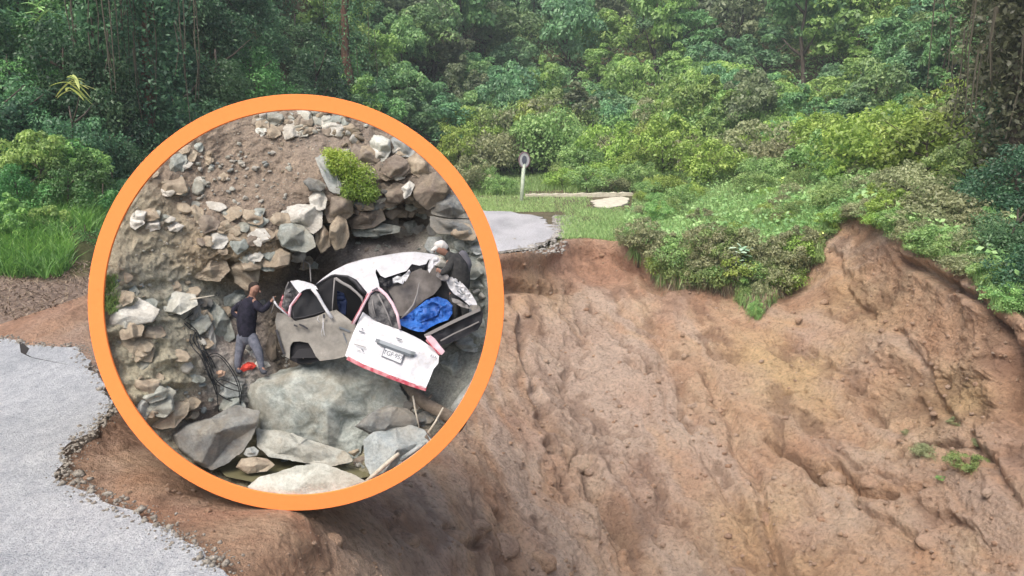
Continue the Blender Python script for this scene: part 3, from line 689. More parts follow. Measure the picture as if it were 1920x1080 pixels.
put("low_herbs", arr_mesh("low_herbs", V, F, dict(tone=('POINT', 'FLOAT', T))), M['herb'], kind='stuff', label="low broad-leaved herbs mixed with grass on the mound", category="herbs")
# turf, roots and dead stems hanging over the rim
def hang(n, pxa, pxb, r0f, r1f, h, mat, nm, label, tone, seed, w=.009):
    n = int(n*1.7); w = min(w, .009)
    r = np.random.default_rng(seed); px = r.uniform(pxa, pxb, n); f = r.random(n)**1.3
    row = r0f(px)*(1-f)+r1f(px)*f
    pn = [slope_pt(a, b) for a, b in zip(px, row)]
    B = np.array([p for p, q in pn]); Nn = np.array([q for p, q in pn])
    B = B+Nn*r.uniform(.02, .28, n)[:, None]+np.array([0, 0, .08])
    dn = np.array([0, -.12, -1.])
    hh = h*(1.1-.6*f)*(.35+1.3*np.clip(.5+vn(np.stack([px/9., px*0, px*0+seed], -1)), 0, 1))
    stuff(nm, [blades(B, hh, w, r, .30, dn, tone)], mat, label, "grass")
bot = lambda px: np.interp(px, [1190, 1215, 1260, 1330, 1380, 1400, 1430, 1450, 1480, 1500, 1530, 1570], [458, 512, 530, 515, 535, 575, 585, 560, 500, 470, 470, 415])
hang(7000, 1190, 1560, lambda p: rim_row(p)-2, bot, .42, M['grass'], "hanging_turf", "green grass hanging over the broken rim", .35, 31)
hang(9500, 1190, 1500, lambda p: rim_row(p)+4, bot, .48, M['dead'], "hanging_roots", "dead brown stems and roots hanging over the rim", .45, 32, .012)
M['tuftleaf'] = M['leaf_bush']
lip = random.Random(77)
for k in range(44):
    a = 1195+k*7.2+lip.uniform(-6, 6); b = rim_row(a)+lip.uniform(-2, 42 if 1230 < a < 1490 else 14)
    p, q = slope_pt(a, b); s = lip.uniform(.40, .78); kd = lip.choice('gbbgy')
    cw = {'g': 'green', 'b': 'dry brownish', 'y': 'yellow-green'}[kd]
    e = plant("rim_shrub", p+q*s*.3-np.array([0, 0, s*.5]), (s, s, s*1.1), k*2.1, (bush_y if kd == 'y' else bush_b if kd == 'b' else bush)[k % 5], st[k % 2],
        f"{'small' if s < .6 else 'larger'} {cw} shrub hanging on the broken rim, {'left part' if a < 1300 else 'middle part' if a < 1400 else 'right part'} of the overhang", "shrub", f"{'small' if s < .6 else 'larger'} {cw} shrubs hanging on the rim, {'left part' if a < 1300 else 'middle part' if a < 1400 else 'right part'}", 'foliage', 'stems')
for k, (a, b, s, kd) in enumerate([(1508,470,.45,'g'),(1528,452,.5,'b'),(1545,436,.45,'g'),(1562,420,.5,'y'),(1580,406,.5,'g'),(1605,396,.45,'b'),(1632,402,.5,'g'),(1660,412,.6,'y'),(1690,426,.6,'g'),(1722,446,.55,'b'),(1756,462,.6,'g'),(1790,482,.55,'g'),(1825,502,.55,'b'),(1860,528,.5,'g'),(1890,560,.45,'g')]):
    p, q = slope_pt(a, b); kw = {'g': 'green', 'b': 'brownish', 'y': 'yellow-green'}[kd]
    plant("rim_shrub", p-np.array([0, 0, s*.3]), (s, s, s*.8), k*2.3, (bush_y if kd == 'y' else bush_b if kd == 'b' else bush)[k % 5], st[k % 2], f"{kw} shrub on the slope's edge, {['left of the soil peak', 'on top of the soil peak', 'just right of the soil peak', 'halfway down the right rim', 'low on the right rim'][int(np.searchsorted([1570, 1640, 1700, 1800], a))]}",
        "shrub", f"{kw} shrubs along the slope's edge {int(np.searchsorted([1570, 1640, 1700, 1800], a))}", 'foliage', 'stems')
for k, (a, b, s) in enumerate([(1390,520,.46),(1428,522,.46),(1400,548,.42),(1428,560,.38),(1414,588,.28)]):
    p, q = slope_pt(a, b); plant("hanging_clump", p+q*s*.45-np.array([0, 0, s*.8]), (s*.75, s*.75, s*1.35), k*2.1, (bush_b if k % 2 else bush)[k], None, f"drooping green clump in the tongue of growth hanging lowest over the slope, {['top left', 'top right', 'middle left', 'middle right', 'lowest'][k]}", "plant clump", None, 'foliage')
hang(500, 1385, 1440, lambda p: p*0+515, lambda p: 600-np.abs(p-1412)*1.6, .40, M['grass'], "hanging_tuft", "long drooping tuft hanging lowest over the bare slope", .3, 33)
hang(1100, 1515, 1550, lambda p: rim_row(p)+2, lambda p: p*0+495, .25, M['grass'], "grass_strip", "narrow strip of grass running down the bare slope", .4, 35)
hang(2600, 1640, 1900, lambda p: rim_row(p)-4, lambda p: rim_row(p)+16, .17, M['grass'], "rim_fringe", "thin grass fringe along the right rim of the slope", .3, 36)
# tufts on the bare slope
for k, (px_, row_, s_, mt, lab) in enumerate([(1817, 878, .34, 0, "brighter green weed clump low on the bare slope, right of two"), (1745, 855, .30, 1, "dull green weed clump low on the bare slope, left of two"), (1790, 795, .16, 1, "tiny grey-green sprig above the two slope clumps"), (1700, 815, .10, 1, "tiny green sprig left above the two slope clumps"), (1835, 830, .13, 1, "tiny sprig right above the brighter slope clump"), (1770, 905, .10, 0, "tiny green sprig below between the two slope clumps")]):
    p, q = slope_pt(px_, row_); plant("slope_weed", p-np.array([0, 0, s_*.35]), (s_, s_, s_*.75), k*1.3, (bush if mt == 0 else bush_b)[(k+1) % 5], None, lab, "weed clump", None, 'foliage')
# left verge: long bright grass
r = np.random.default_rng(41)
px, row, B = scatter_ground(26000, (-200, 320), lambda p: (318, 528), r)
k_ = (fbm(B*.8, 3)+.55 > (sm(480, 535, row)+sm(100, 170, px)*sm(430, 470, row))*.95); B = B[k_]; row = row[k_]
stuff("bank_grass", [blades(B, .34, .013, r, .9, None, .30+.4*np.clip(fbm(B*.9, 3)+.1, -1, 1))], M['bankgrass'] if 'bankgrass' in M else M['grass'], "long bright grass on the left bank below the forest", "grass")
px, row, B = scatter_ground(3500, (-200, 260), lambda p: (490, 600), r)
stuff("debris_twigs", [blades(B, .07, .012, r, 2.5, None, .4)], M['dead'], "twigs and dead litter on the bare ground left", "litter")
# soil clods lying on the slope
ico = {}
def icosph(sub):
    if sub not in ico:
        bm = bmesh.new(); bmesh.ops.create_icosphere(bm, subdivisions=sub, radius=1)
        ico[sub] = (np.array([v.co[:] for v in bm.verts]), np.array([[v.index for v in f.verts] for f in bm.faces])); bm.free()
    return ico[sub]
def rock_geo(seed, sub, planes=11, rough=.05, p=16):
    D_, F_ = icosph(sub); r = np.random.default_rng(seed)
    n = sph(r, planes); d = r.uniform(.55, .95, planes)
    s = (np.clip(D_@n.T/d, 0, None)**p).sum(1)+1e-9
    rr_ = 1/(s+.9**p)**(1/p); V = D_*rr_[:, None]
    V = V*(1+rough*fbm(D_*2.2+seed, 4)[:, None]+rough*.5*ridge(D_*5+seed, 3)[:, None])
    return V, F_
r = np.random.default_rng(51); V_ = []; F_ = []; o = 0
cv = [rock_geo(600+i, 1, 8, .1) for i in range(8)]
for k in range(1900):
    a = r.uniform(0, 1910); b = rim_row(a)+ (1080-rim_row(a))*r.random()+6
    if a < 440 and b < 900: continue
    p, q = slope_pt(a, b); s = r.lognormal(-3.6, .5)*np.clip(p[1]/12, .45, 1.2); v, f = cv[k % 8]
    V_.append(p+q*s*.2+v*s*np.array([1, .9, .7])); F_.append(f+o); o += len(v)
me = arr_mesh("soil_crumbs", np.concatenate(V_), np.concatenate(F_), dict(streak=('POINT', 'FLOAT', np.repeat(r.random(len(V_)), len(cv[0][0]))), lump=('POINT', 'FLOAT', np.zeros(o)), red=('POINT', 'FLOAT', np.repeat(r.random(len(V_))*.5, len(cv[0][0])))))
put("soil_crumbs", me, M['soil'], kind='stuff', label="crumbs and small clods of soil littering the slide", category="soil")
vg = []; fg = []; og = 0; r = np.random.default_rng(57)
pts_g = [at_z(a, b, -.02) for a, b in zip(1036+np.abs(r.normal(0, 26, 900)), r.uniform(404, 446, 900))]+[at_z(a, b, -.03) for a, b in zip(r.uniform(930, 1060, 350), 0*r.random(350)+np.interp(r.uniform(930, 1060, 350), [930, 1060], [474, 448])+r.normal(0, 2.5, 350))]
for k, p in enumerate(pts_g):
    v, f = cv[k % 8]; s = r.lognormal(-3.5, .5); vg.append(np.array(p)+v*s*np.array([1, 1, .6])); fg.append(f+og); og += len(v)
put("shoulder_gravel", arr_mesh("shoulder_gravel", np.concatenate(vg), np.concatenate(fg)), M['shingle'], kind='stuff', label="loose pale gravel on the far road's shoulder", category="gravel")
vg = []; fg = []; og = 0
for k in range(1500):
    i = r.integers(1, len(epts)-1); a = np.array(epts[i]); b = np.array(epts[i-1]); q_ = a+(b-a)*r.random()+np.array([r.normal(.02, .07), r.normal(0, .07), .004]); s = r.lognormal(-4.7, .6)
    v, f = cv[k % 8]; vg.append(q_+v*s*np.array([1, 1, .7])); fg.append(f+og); og += len(v)
put("edge_rubble", arr_mesh("edge_rubble", np.concatenate(vg), np.concatenate(fg)), M['cut'], kind='stuff', label="crumbs of broken asphalt along the near road's edge", category="rubble")
CL = [(1195,688,.22),(1040,868,.30),(1085,850,.28),(850,1000,.26),(900,985,.2),(945,1020,.3),(1010,1050,.25),(760,1015,.17),(1300,760,.18),(1640,905,.22),(1745,1010,.22),(1380,1060,.25),(1560,905,.2),(620,1010,.12),(1095,1000,.25),(1440,960,.24)]
for k, (a, b, s) in enumerate(CL):
    p, q = slope_pt(a, b); v, f = rock_geo(640+k, 3, 10, .16)
    me = arr_mesh("soil_clod", v*s*np.array([1.1, .9, .7]), f, dict(streak=('POINT', 'FLOAT', np.full(len(v), .2+.5*(k % 3)/2)), lump=('POINT', 'FLOAT', np.zeros(len(v))), red=('POINT', 'FLOAT', np.full(len(v), .3*(k % 2)))), True)
    w = "upper" if b < 800 else "middle" if b < 960 else "lower"; h_ = "left part" if a < 800 else "part just right of the ring" if a < 1000 else "centre" if a < 1250 else "right centre" if a < 1500 else "right part"
    o_ = put("soil_clod", me, M['soil'], label=f"brown soil clod on the {w} {h_} of the slope", cat="soil clod", group="soil clods on the bare slope"); o_.location = p-q*s*.45

# round traffic sign on a pale post
sb = at_z(977, 376, 0.); e = empty("road_sign", sb, "small round sign on a pale post by the far road", "road sign"); sbv = Vector(sb)
t = NT("sign_post_paint"); n = t.noise(6, 3, .6, t.obj()); M['post'] = t.surf(t.ramp(n, [(.3, (.42, .50, .38)), (.7, (.62, .68, .56))]), .6)
t = NT("sign_white"); M['signw'] = t.surf((.62, .62, .64), .5)
t = NT("sign_dark"); M['signd'] = t.surf((.14, .15, .19), .5)
t = NT("sign_rim"); M['signr'] = t.surf((.30, .20, .22), .5)
top = at(983, 300, 36.6); topv = Vector(top)
V, Fc = tube([sbv-Vector((0, 0, .3)), topv+Vector((0, .04, .1))], [.085, .085], 10); put("post", localise(pmesh("post", V, Fc, True), e), M['post'], e)
c = Vector(at(983, 300, 36.5)); nx = Vector((.55, -1, -.02)).normalized(); sx = nx.cross(Vector((0, 0, 1))).normalized(); sz = sx.cross(nx)
def disc(c, r0, r1, z0, z1, n=28, hz=1.25):
    V = []; Fc = []
    for rad, z in ((r0, z0), (r1, z0), (r1, z1), (r0, z1)):
        for k in range(n): a = 2*math.pi*k/n; V.append(c+sx*math.cos(a)*rad+sz*math.sin(a)*rad*hz+nx*z)
    for q in range(4):
        for k in range(n):
            a = q*n+k; b = q*n+(k+1) % n; g = ((q+1) % 4)*n; Fc.append((a, b, g+(k+1) % n, g+k))
    return V, Fc
V, Fc = disc(c, .001, .26, -.01, .012); p_ = put("sign_face", localise(pmesh("sign_face", V, Fc), e), M['signw'], e)
V, Fc = disc(c, .255, .30, -.014, .022); put("sign_border", localise(pmesh("sign_border", V, Fc), e), M['signr'], p_).matrix_parent_inverse = Matrix.Identity(4)
V, Fc = disc(c, .001, .13, .015, .02, hz=1.5); put("sign_symbol", localise(pmesh("sign_symbol", V, Fc), e), M['signd'], p_)
# ------------------------------------------------------------------ the orange hoop and the rocky river bank shown inside it
HD = 7.0
def hp(px, py, w): return at(px, py, HD+np.asarray(w, float))
def hv(px, py, w): return Vector([float(q) for q in hp(px, py, w)])
PXM = HD/FOC                                     # metres per photo pixel at the hoop
HC = (555., 567.)
t = NT("orange_paint"); n = t.noise(30, 3, .6, t.geo())
M['orange'] = t.surf(t.ramp(n, [(.3, (.97, .272, .072)), (.7, (1.0, .285, .078))]), .75, spec=.12)
R0, R1, n_ = 361., 390.5, 180
rings = [(R0, 0.0, 0), (R0+.8, -.004, 0), (R1-.8, -.004, 0), (R1, 0., 0), (R1, .02, 1), (R0, .02, 1)]
V = []
cw = Vector((0, CP, -SP)); hc = hv(*HC, 0)
for rad, w, bk in rings:
    for k in range(n_):
        a = 2*math.pi*k/n_; V.append(hv(HC[0]+rad*math.cos(a), HC[1]+rad*math.sin(a), 0)+cw*w)
Fc = [(q*n_+k, q*n_+(k+1) % n_, ((q+1) % 6)*n_+(k+1) % n_, ((q+1) % 6)*n_+k) for q in range(6) for k in range(n_)]
me = pmesh("orange_hoop", V, Fc, False); bm = bmesh.new(); bm.from_mesh(me); bmesh.ops.recalc_face_normals(bm, faces=bm.faces); bm.to_mesh(me); bm.free()
put("orange_hoop", me, M['orange'], label="large flat orange hoop framing the rocky bank and wrecked van", cat="hoop")

WF = RBF([(400,885,.40),(470,905,.26),(555,930,.10),(640,890,.42),(700,900,.25),(470,862,.75),(600,880,.55),(430,930,.1),(760,860,.3),(330,880,.1),
  (200,560,.10),(230,700,.12),(290,760,.16),(350,700,.36),(350,610,.50),(300,520,.52),(215,440,.40),(260,390,.62),(240,620,.2),(320,660,.28),
  (330,800,.42),(440,760,.62),(455,690,.66),(440,620,.9),(500,690,.66),(400,680,.55),(380,760,.5),
  (430,525,1.12),(390,485,.78),(440,470,.80),(520,455,.88),(520,490,.95),(565,505,1.38),(600,470,1.4),(350,470,.72),
  (640,500,1.2),(700,475,1.25),(800,455,1.3),(870,480,1.12),(892,560,1.05),(885,660,.95),(850,740,.66),(800,800,.45),(740,830,.45),
  (670,430,1.6),(740,412,1.7),(800,415,1.6),(600,440,1.35),(620,395,1.12),(700,378,1.22),(780,352,1.25),(840,400,1.25),
  (400,300,1.12),(500,300,1.26),(560,235,1.42),(640,230,1.45),(330,300,.92),(740,270,1.4),(820,335,1.25),(460,380,1.0),(560,370,1.1),(280,330,.72),
  (620,760,.85),(700,690,1.0),(560,620,1.25),(620,600,1.35),(540,655,1.1),(600,655,1.15),(660,650,1.2),(700,560,1.5),(800,560,1.3),(780,620,1.15),(515,600,1.15),(840,590,1.2),(555,170,1.55),(160,560,.04),(950,560,.8),(800,260,1.3),(300,250,.95),(850,850,.2),(240,850,.06)], 22.)
nr3, na3 = 260, 620
rad = 385*np.linspace(0.0, 1, nr3)[:, None]; ang = np.linspace(0, 2*np.pi, na3, endpoint=False)[None]
BX = HC[0]+rad*np.cos(ang); BY = HC[1]+rad*np.sin(ang)
def W0(x, y): return np.maximum(WF(x, y), .05)
BW = W0(BX, BY); q = np.stack([BX/100, BY/100, BX*0], -1)
def wdisp(x, y):
    q = np.stack([x/100, y/100, x*0], -1)
    z_cl = np.exp(-(((x-440)/110)**2+((y-490)/38)**2))+np.exp(-(((x-740)/140)**2+((y-385)/55)**2))     # broken cliff faces
    z_up = sm(430, 330, y)*(1-z_cl.clip(0, 1))
    z_lf = sm(390, 330, x)*sm(420, 500, y)
    d = .045*fbm(q*1.5, 4)+.03*ridge(q*4+2, 4)+.012*fbm(q*14, 2)
    d += z_cl.clip(0, 1)*(.13*ridge(q*np.array([2.2, 3.2, 1])+8, 4, .6)+.05*np.abs(fbm(q*6, 3)))
    d += z_lf*(.055*(np.abs(((y+x*.25+28*fbm(q*1.2+4, 3))/21) % 2-1)-.5)*sm(480, 560, y)+.05*ridge(q*np.array([1.6, 3.4, 1])+3, 4))   # bedded layers
    return d
BW2 = BW-wdisp(BX, BY)*sm(388, 372, rad)
BW2 = np.maximum(BW2, .03)
B3 = hp(BX, BY, BW2)
def zc(cx, cy, sx, sy): return np.exp(-(((BX-cx)/sx)**2+((BY-cy)/sy)**2))
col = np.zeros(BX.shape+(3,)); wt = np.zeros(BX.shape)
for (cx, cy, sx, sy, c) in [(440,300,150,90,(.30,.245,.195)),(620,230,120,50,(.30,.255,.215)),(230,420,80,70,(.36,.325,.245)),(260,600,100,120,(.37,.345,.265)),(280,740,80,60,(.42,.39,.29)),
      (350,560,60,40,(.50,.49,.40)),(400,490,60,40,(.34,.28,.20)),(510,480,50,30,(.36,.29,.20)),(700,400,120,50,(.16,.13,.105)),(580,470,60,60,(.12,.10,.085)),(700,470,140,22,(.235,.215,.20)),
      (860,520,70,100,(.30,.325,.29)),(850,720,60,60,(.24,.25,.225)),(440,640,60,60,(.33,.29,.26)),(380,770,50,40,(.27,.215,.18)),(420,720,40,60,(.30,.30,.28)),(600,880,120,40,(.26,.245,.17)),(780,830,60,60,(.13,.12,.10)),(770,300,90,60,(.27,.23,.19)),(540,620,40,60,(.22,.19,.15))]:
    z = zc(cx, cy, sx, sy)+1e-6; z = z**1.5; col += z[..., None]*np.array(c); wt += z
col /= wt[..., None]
t = NT("river_bank_soil")
n1 = t.noise(9, 6, .7, t.geo()); n2 = t.noise(45, 5, .75, t.geo()); n3 = t.noise(3, 4, .6, t.geo())
c = t.mix(1., t.attr("col", "Color"), t.ramp(n1, [(.28, (.62, .60, .58)), (.5, (1, 1, 1)), (.7, (1.25, 1.24, 1.2))]), 'MULTIPLY')
c = t.mix(1., c, t.ramp(n2, [(.3, (.62, .61, .60)), (.5, (1, 1, 1)), (.66, (1.35, 1.34, 1.3))]), 'MULTIPLY')
M['bank'] = t.surf(c, .95, t.bump(t.math('ADD', n1, n2), .8, .03), spec=.1)
Vb = B3.reshape(-1, 3); cb = col.reshape(-1, 3)
Fb = grid_faces(nr3, na3, True)
# the bank has a back: a rounded earth body behind the hoop
extra = []; base_i = len(Vb)
for (rd2, w2) in ((383, .55), (372, 1.3), (330, 2.0), (180, 2.35), (1, 2.4)):
    a = ang[0]; wmin = np.maximum(BW2[-1]+.02, w2) if w2 < 2 else np.full(na3, max(w2, 1.9))
    extra.append(hp(HC[0]+rd2*np.cos(a), HC[1]+rd2*np.sin(a), np.maximum(wmin, BW2[-1]+.02*(1+len(extra)))))
Ve = np.concatenate(extra); Fe = grid_faces(len(extra)+1, na3, True)+base_i-na3
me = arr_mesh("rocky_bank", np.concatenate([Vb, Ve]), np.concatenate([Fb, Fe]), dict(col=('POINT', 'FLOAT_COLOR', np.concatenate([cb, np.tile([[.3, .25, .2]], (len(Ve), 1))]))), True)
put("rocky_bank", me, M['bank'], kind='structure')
def bank(px, py):
    x = np.array([float(px)]); y = np.array([float(py)]); return float(max(.03, (W0(x, y)-wdisp(x, y))[0]))

# rock materials: one grain, several stones
def rock_mat(name, c0, c1, c2, stain=(.30, .25, .17), amt=.35, dust=.38):
    t = NT(name); g = t.obj(); oi = t.n("ShaderNodeObjectInfo")
    off = t.n("ShaderNodeVectorMath"); off.operation = 'ADD'; t.l(g, off.inputs[0])
    sc = t.n("ShaderNodeVectorMath"); sc.operation = 'SCALE'; sc.inputs[0].default_value = (3, 5, 7); t.l(oi.outputs["Random"], sc.inputs[3]); t.l(sc.outputs[0], off.inputs[1])
    v = off.outputs[0]
    n1 = t.noise(6, 6, .65, v, .6); n2 = t.noise(40, 5, .7, v); n3 = t.noise(3.2, 4, .6, v)
    c = t.ramp(n1, [(.32, c0), (.5, c1), (.68, c2)])
    c = t.mix(t.ramp(n3, [(.52, (0, 0, 0)), (.66, (amt, amt, amt))]), c, stain)
    c = t.mix(1., c, t.ramp(n2, [(.3, (.75, .75, .75)), (.6, (1.1, 1.1, 1.1))]), 'MULTIPLY')
    vo = t.n("ShaderNodeTexVoronoi"); vo.feature = 'DISTANCE_TO_EDGE'; vo.inputs["Scale"].default_value = 2.6; t.l(v, vo.inputs["Vector"]); n6 = t.noise(1.7, 5, .7, t.geo()); c = t.mix(t.ramp(n6, [(.44, (0, 0, 0)), (.62, (dust, dust, dust))]), c, (.36, .315, .245))
    return t.surf(c, .85, t.bump(t.math('ADD', n1, t.math('MULTIPLY', n2, .35)), .7, .025), spec=.25)
M['rk_grey'] = rock_mat("grey_green_rock", (.15, .17, .155), (.29, .32, .295), (.48, .515, .475))
M['rk_dark'] = rock_mat("dark_grey_rock", (.10, .105, .105), (.17, .18, .178), (.27, .29, .28))
M['rk_pale'] = rock_mat("pale_rock", (.38, .37, .33), (.54, .53, .48), (.68, .67, .62), amt=.25)
M['rk_tan'] = rock_mat("tan_rock", (.22, .175, .13), (.35, .29, .215), (.47, .41, .31))
M['rk_brown'] = rock_mat("brown_rock", (.12, .095, .075), (.20, .165, .135), (.30, .26, .21))
M['rk_white'] = rock_mat("whitish_rock", (.42, .43, .38), (.56, .58, .52), (.70, .71, .65), amt=.2)
M['rk_lite'] = rock_mat("light_stained_rock", (.26, .27, .24), (.38, .39, .35), (.50, .51, .46), amt=.5)
M['rk_blue'] = rock_mat("bluish_grey_rock", (.20, .235, .24), (.32, .355, .355), (.44, .47, .46), amt=.15)

def poly_R(poly, c, th):
    P_ = np.array(poly, float)-c; n = len(P_); out = np.zeros_like(th)
    for i in range(n):
        a, b = P_[i], P_[(i+1) % n]; dx, dy = np.cos(th), np.sin(th); e = b-a
        den = dx*e[1]-dy*e[0]; den = np.where(np.abs(den) < 1e-9, 1e-9, den)
        tt_ = (a[0]*e[1]-a[1]*e[0])/den; uu = (a[0]*dy-a[1]*dx)/den
        ok = (tt_ > 0) & (uu >= -1e-6) & (uu <= 1+1e-6); out = np.where(ok & (tt_ > out), tt_, out)
    return np.where(out <= 0, np.abs(P_).mean(), out)
def outline_rock(name, poly, w, T, mat, label, seed, tilt=(0., .0), planes=9, rough=.05, sub=5, cat="boulder", group=None, strata=0.):
    """a boulder whose face towards the stream has the given outline; T metres deep"""
    D_, F_ = icosph(sub); c = np.array(poly, float).mean(0); r = np.random.default_rng(seed)
    th = np.arctan2(-D_[:, 2], D_[:, 0]); pr_ = np.sqrt(D_[:, 0]**2+D_[:, 2]**2); sn = D_[:, 1]
    R_ = poly_R(poly, c, th); rr_ = np.clip(2*np.arcsin(np.clip(pr_, 0, 1))/np.pi, 0, 1)**.8; x = np.cos(th)*rr_; y = np.sin(th)*rr_
    nz = fbm(D_*1.7+seed, 5, .6)+.6*ridge(D_*3+seed*1.7, 4)
    def face(k0, sgn):
        r = np.random.default_rng(seed*7+k0); h = np.full(len(x), .92)
        for i in range(planes):
            a = r.uniform(0, 6.283); sl = r.uniform(.35, 1.5); off = r.uniform(.55, 1.25)
            h = np.minimum(h, off-sl*(x*np.cos(a)+y*np.sin(a))-.15*nz*rough*6)
        if sgn < 0: h = np.minimum(h, .95-.55*y*0-(-.85)*np.minimum(y+.15, 0)*1.3)       # top edge leans back
        h = np.minimum(h, (1-rr_)*r.uniform(2.2, 4.0)+.06)
        return np.clip(h, 0, 1)*np.clip((1-rr_)*14, 0, 1)
    h = np.where(sn < 0, face(1, -1), face(2, 1))
    nzz = rough*nz
    if strata: nzz = nzz+strata*1.3*(np.abs(((D_[:, 2]*8+2.5*fbm(D_*1.5+seed, 3)) % 2)-1)-.5)
    jag = 1+.9*rough*(fbm(np.stack([np.cos(th)*2.5, np.sin(th)*2.5, th*0+seed], -1), 4)+.5*ridge(np.stack([np.cos(th)*5, np.sin(th)*5, th*0+seed], -1), 3))
    px = c[0]+x*R_*jag; py = c[1]+y*R_*jag
    ww = w+np.sign(sn)*h*T-nzz*T*.9*np.clip((1-rr_)*6, 0, 1)+tilt[0]*(px-c[0])*PXM+tilt[1]*(py-c[1])*PXM
    P_ = hp(px, py, np.maximum(ww, .012)); o = np.array(hp(c[0], c[1], w))
    ob = put(name, arr_mesh(name, P_-o, F_[:, ::1], None, True), mat, label=label, cat=cat)
    if group: ob['group'] = group
    ob.location = o; return ob
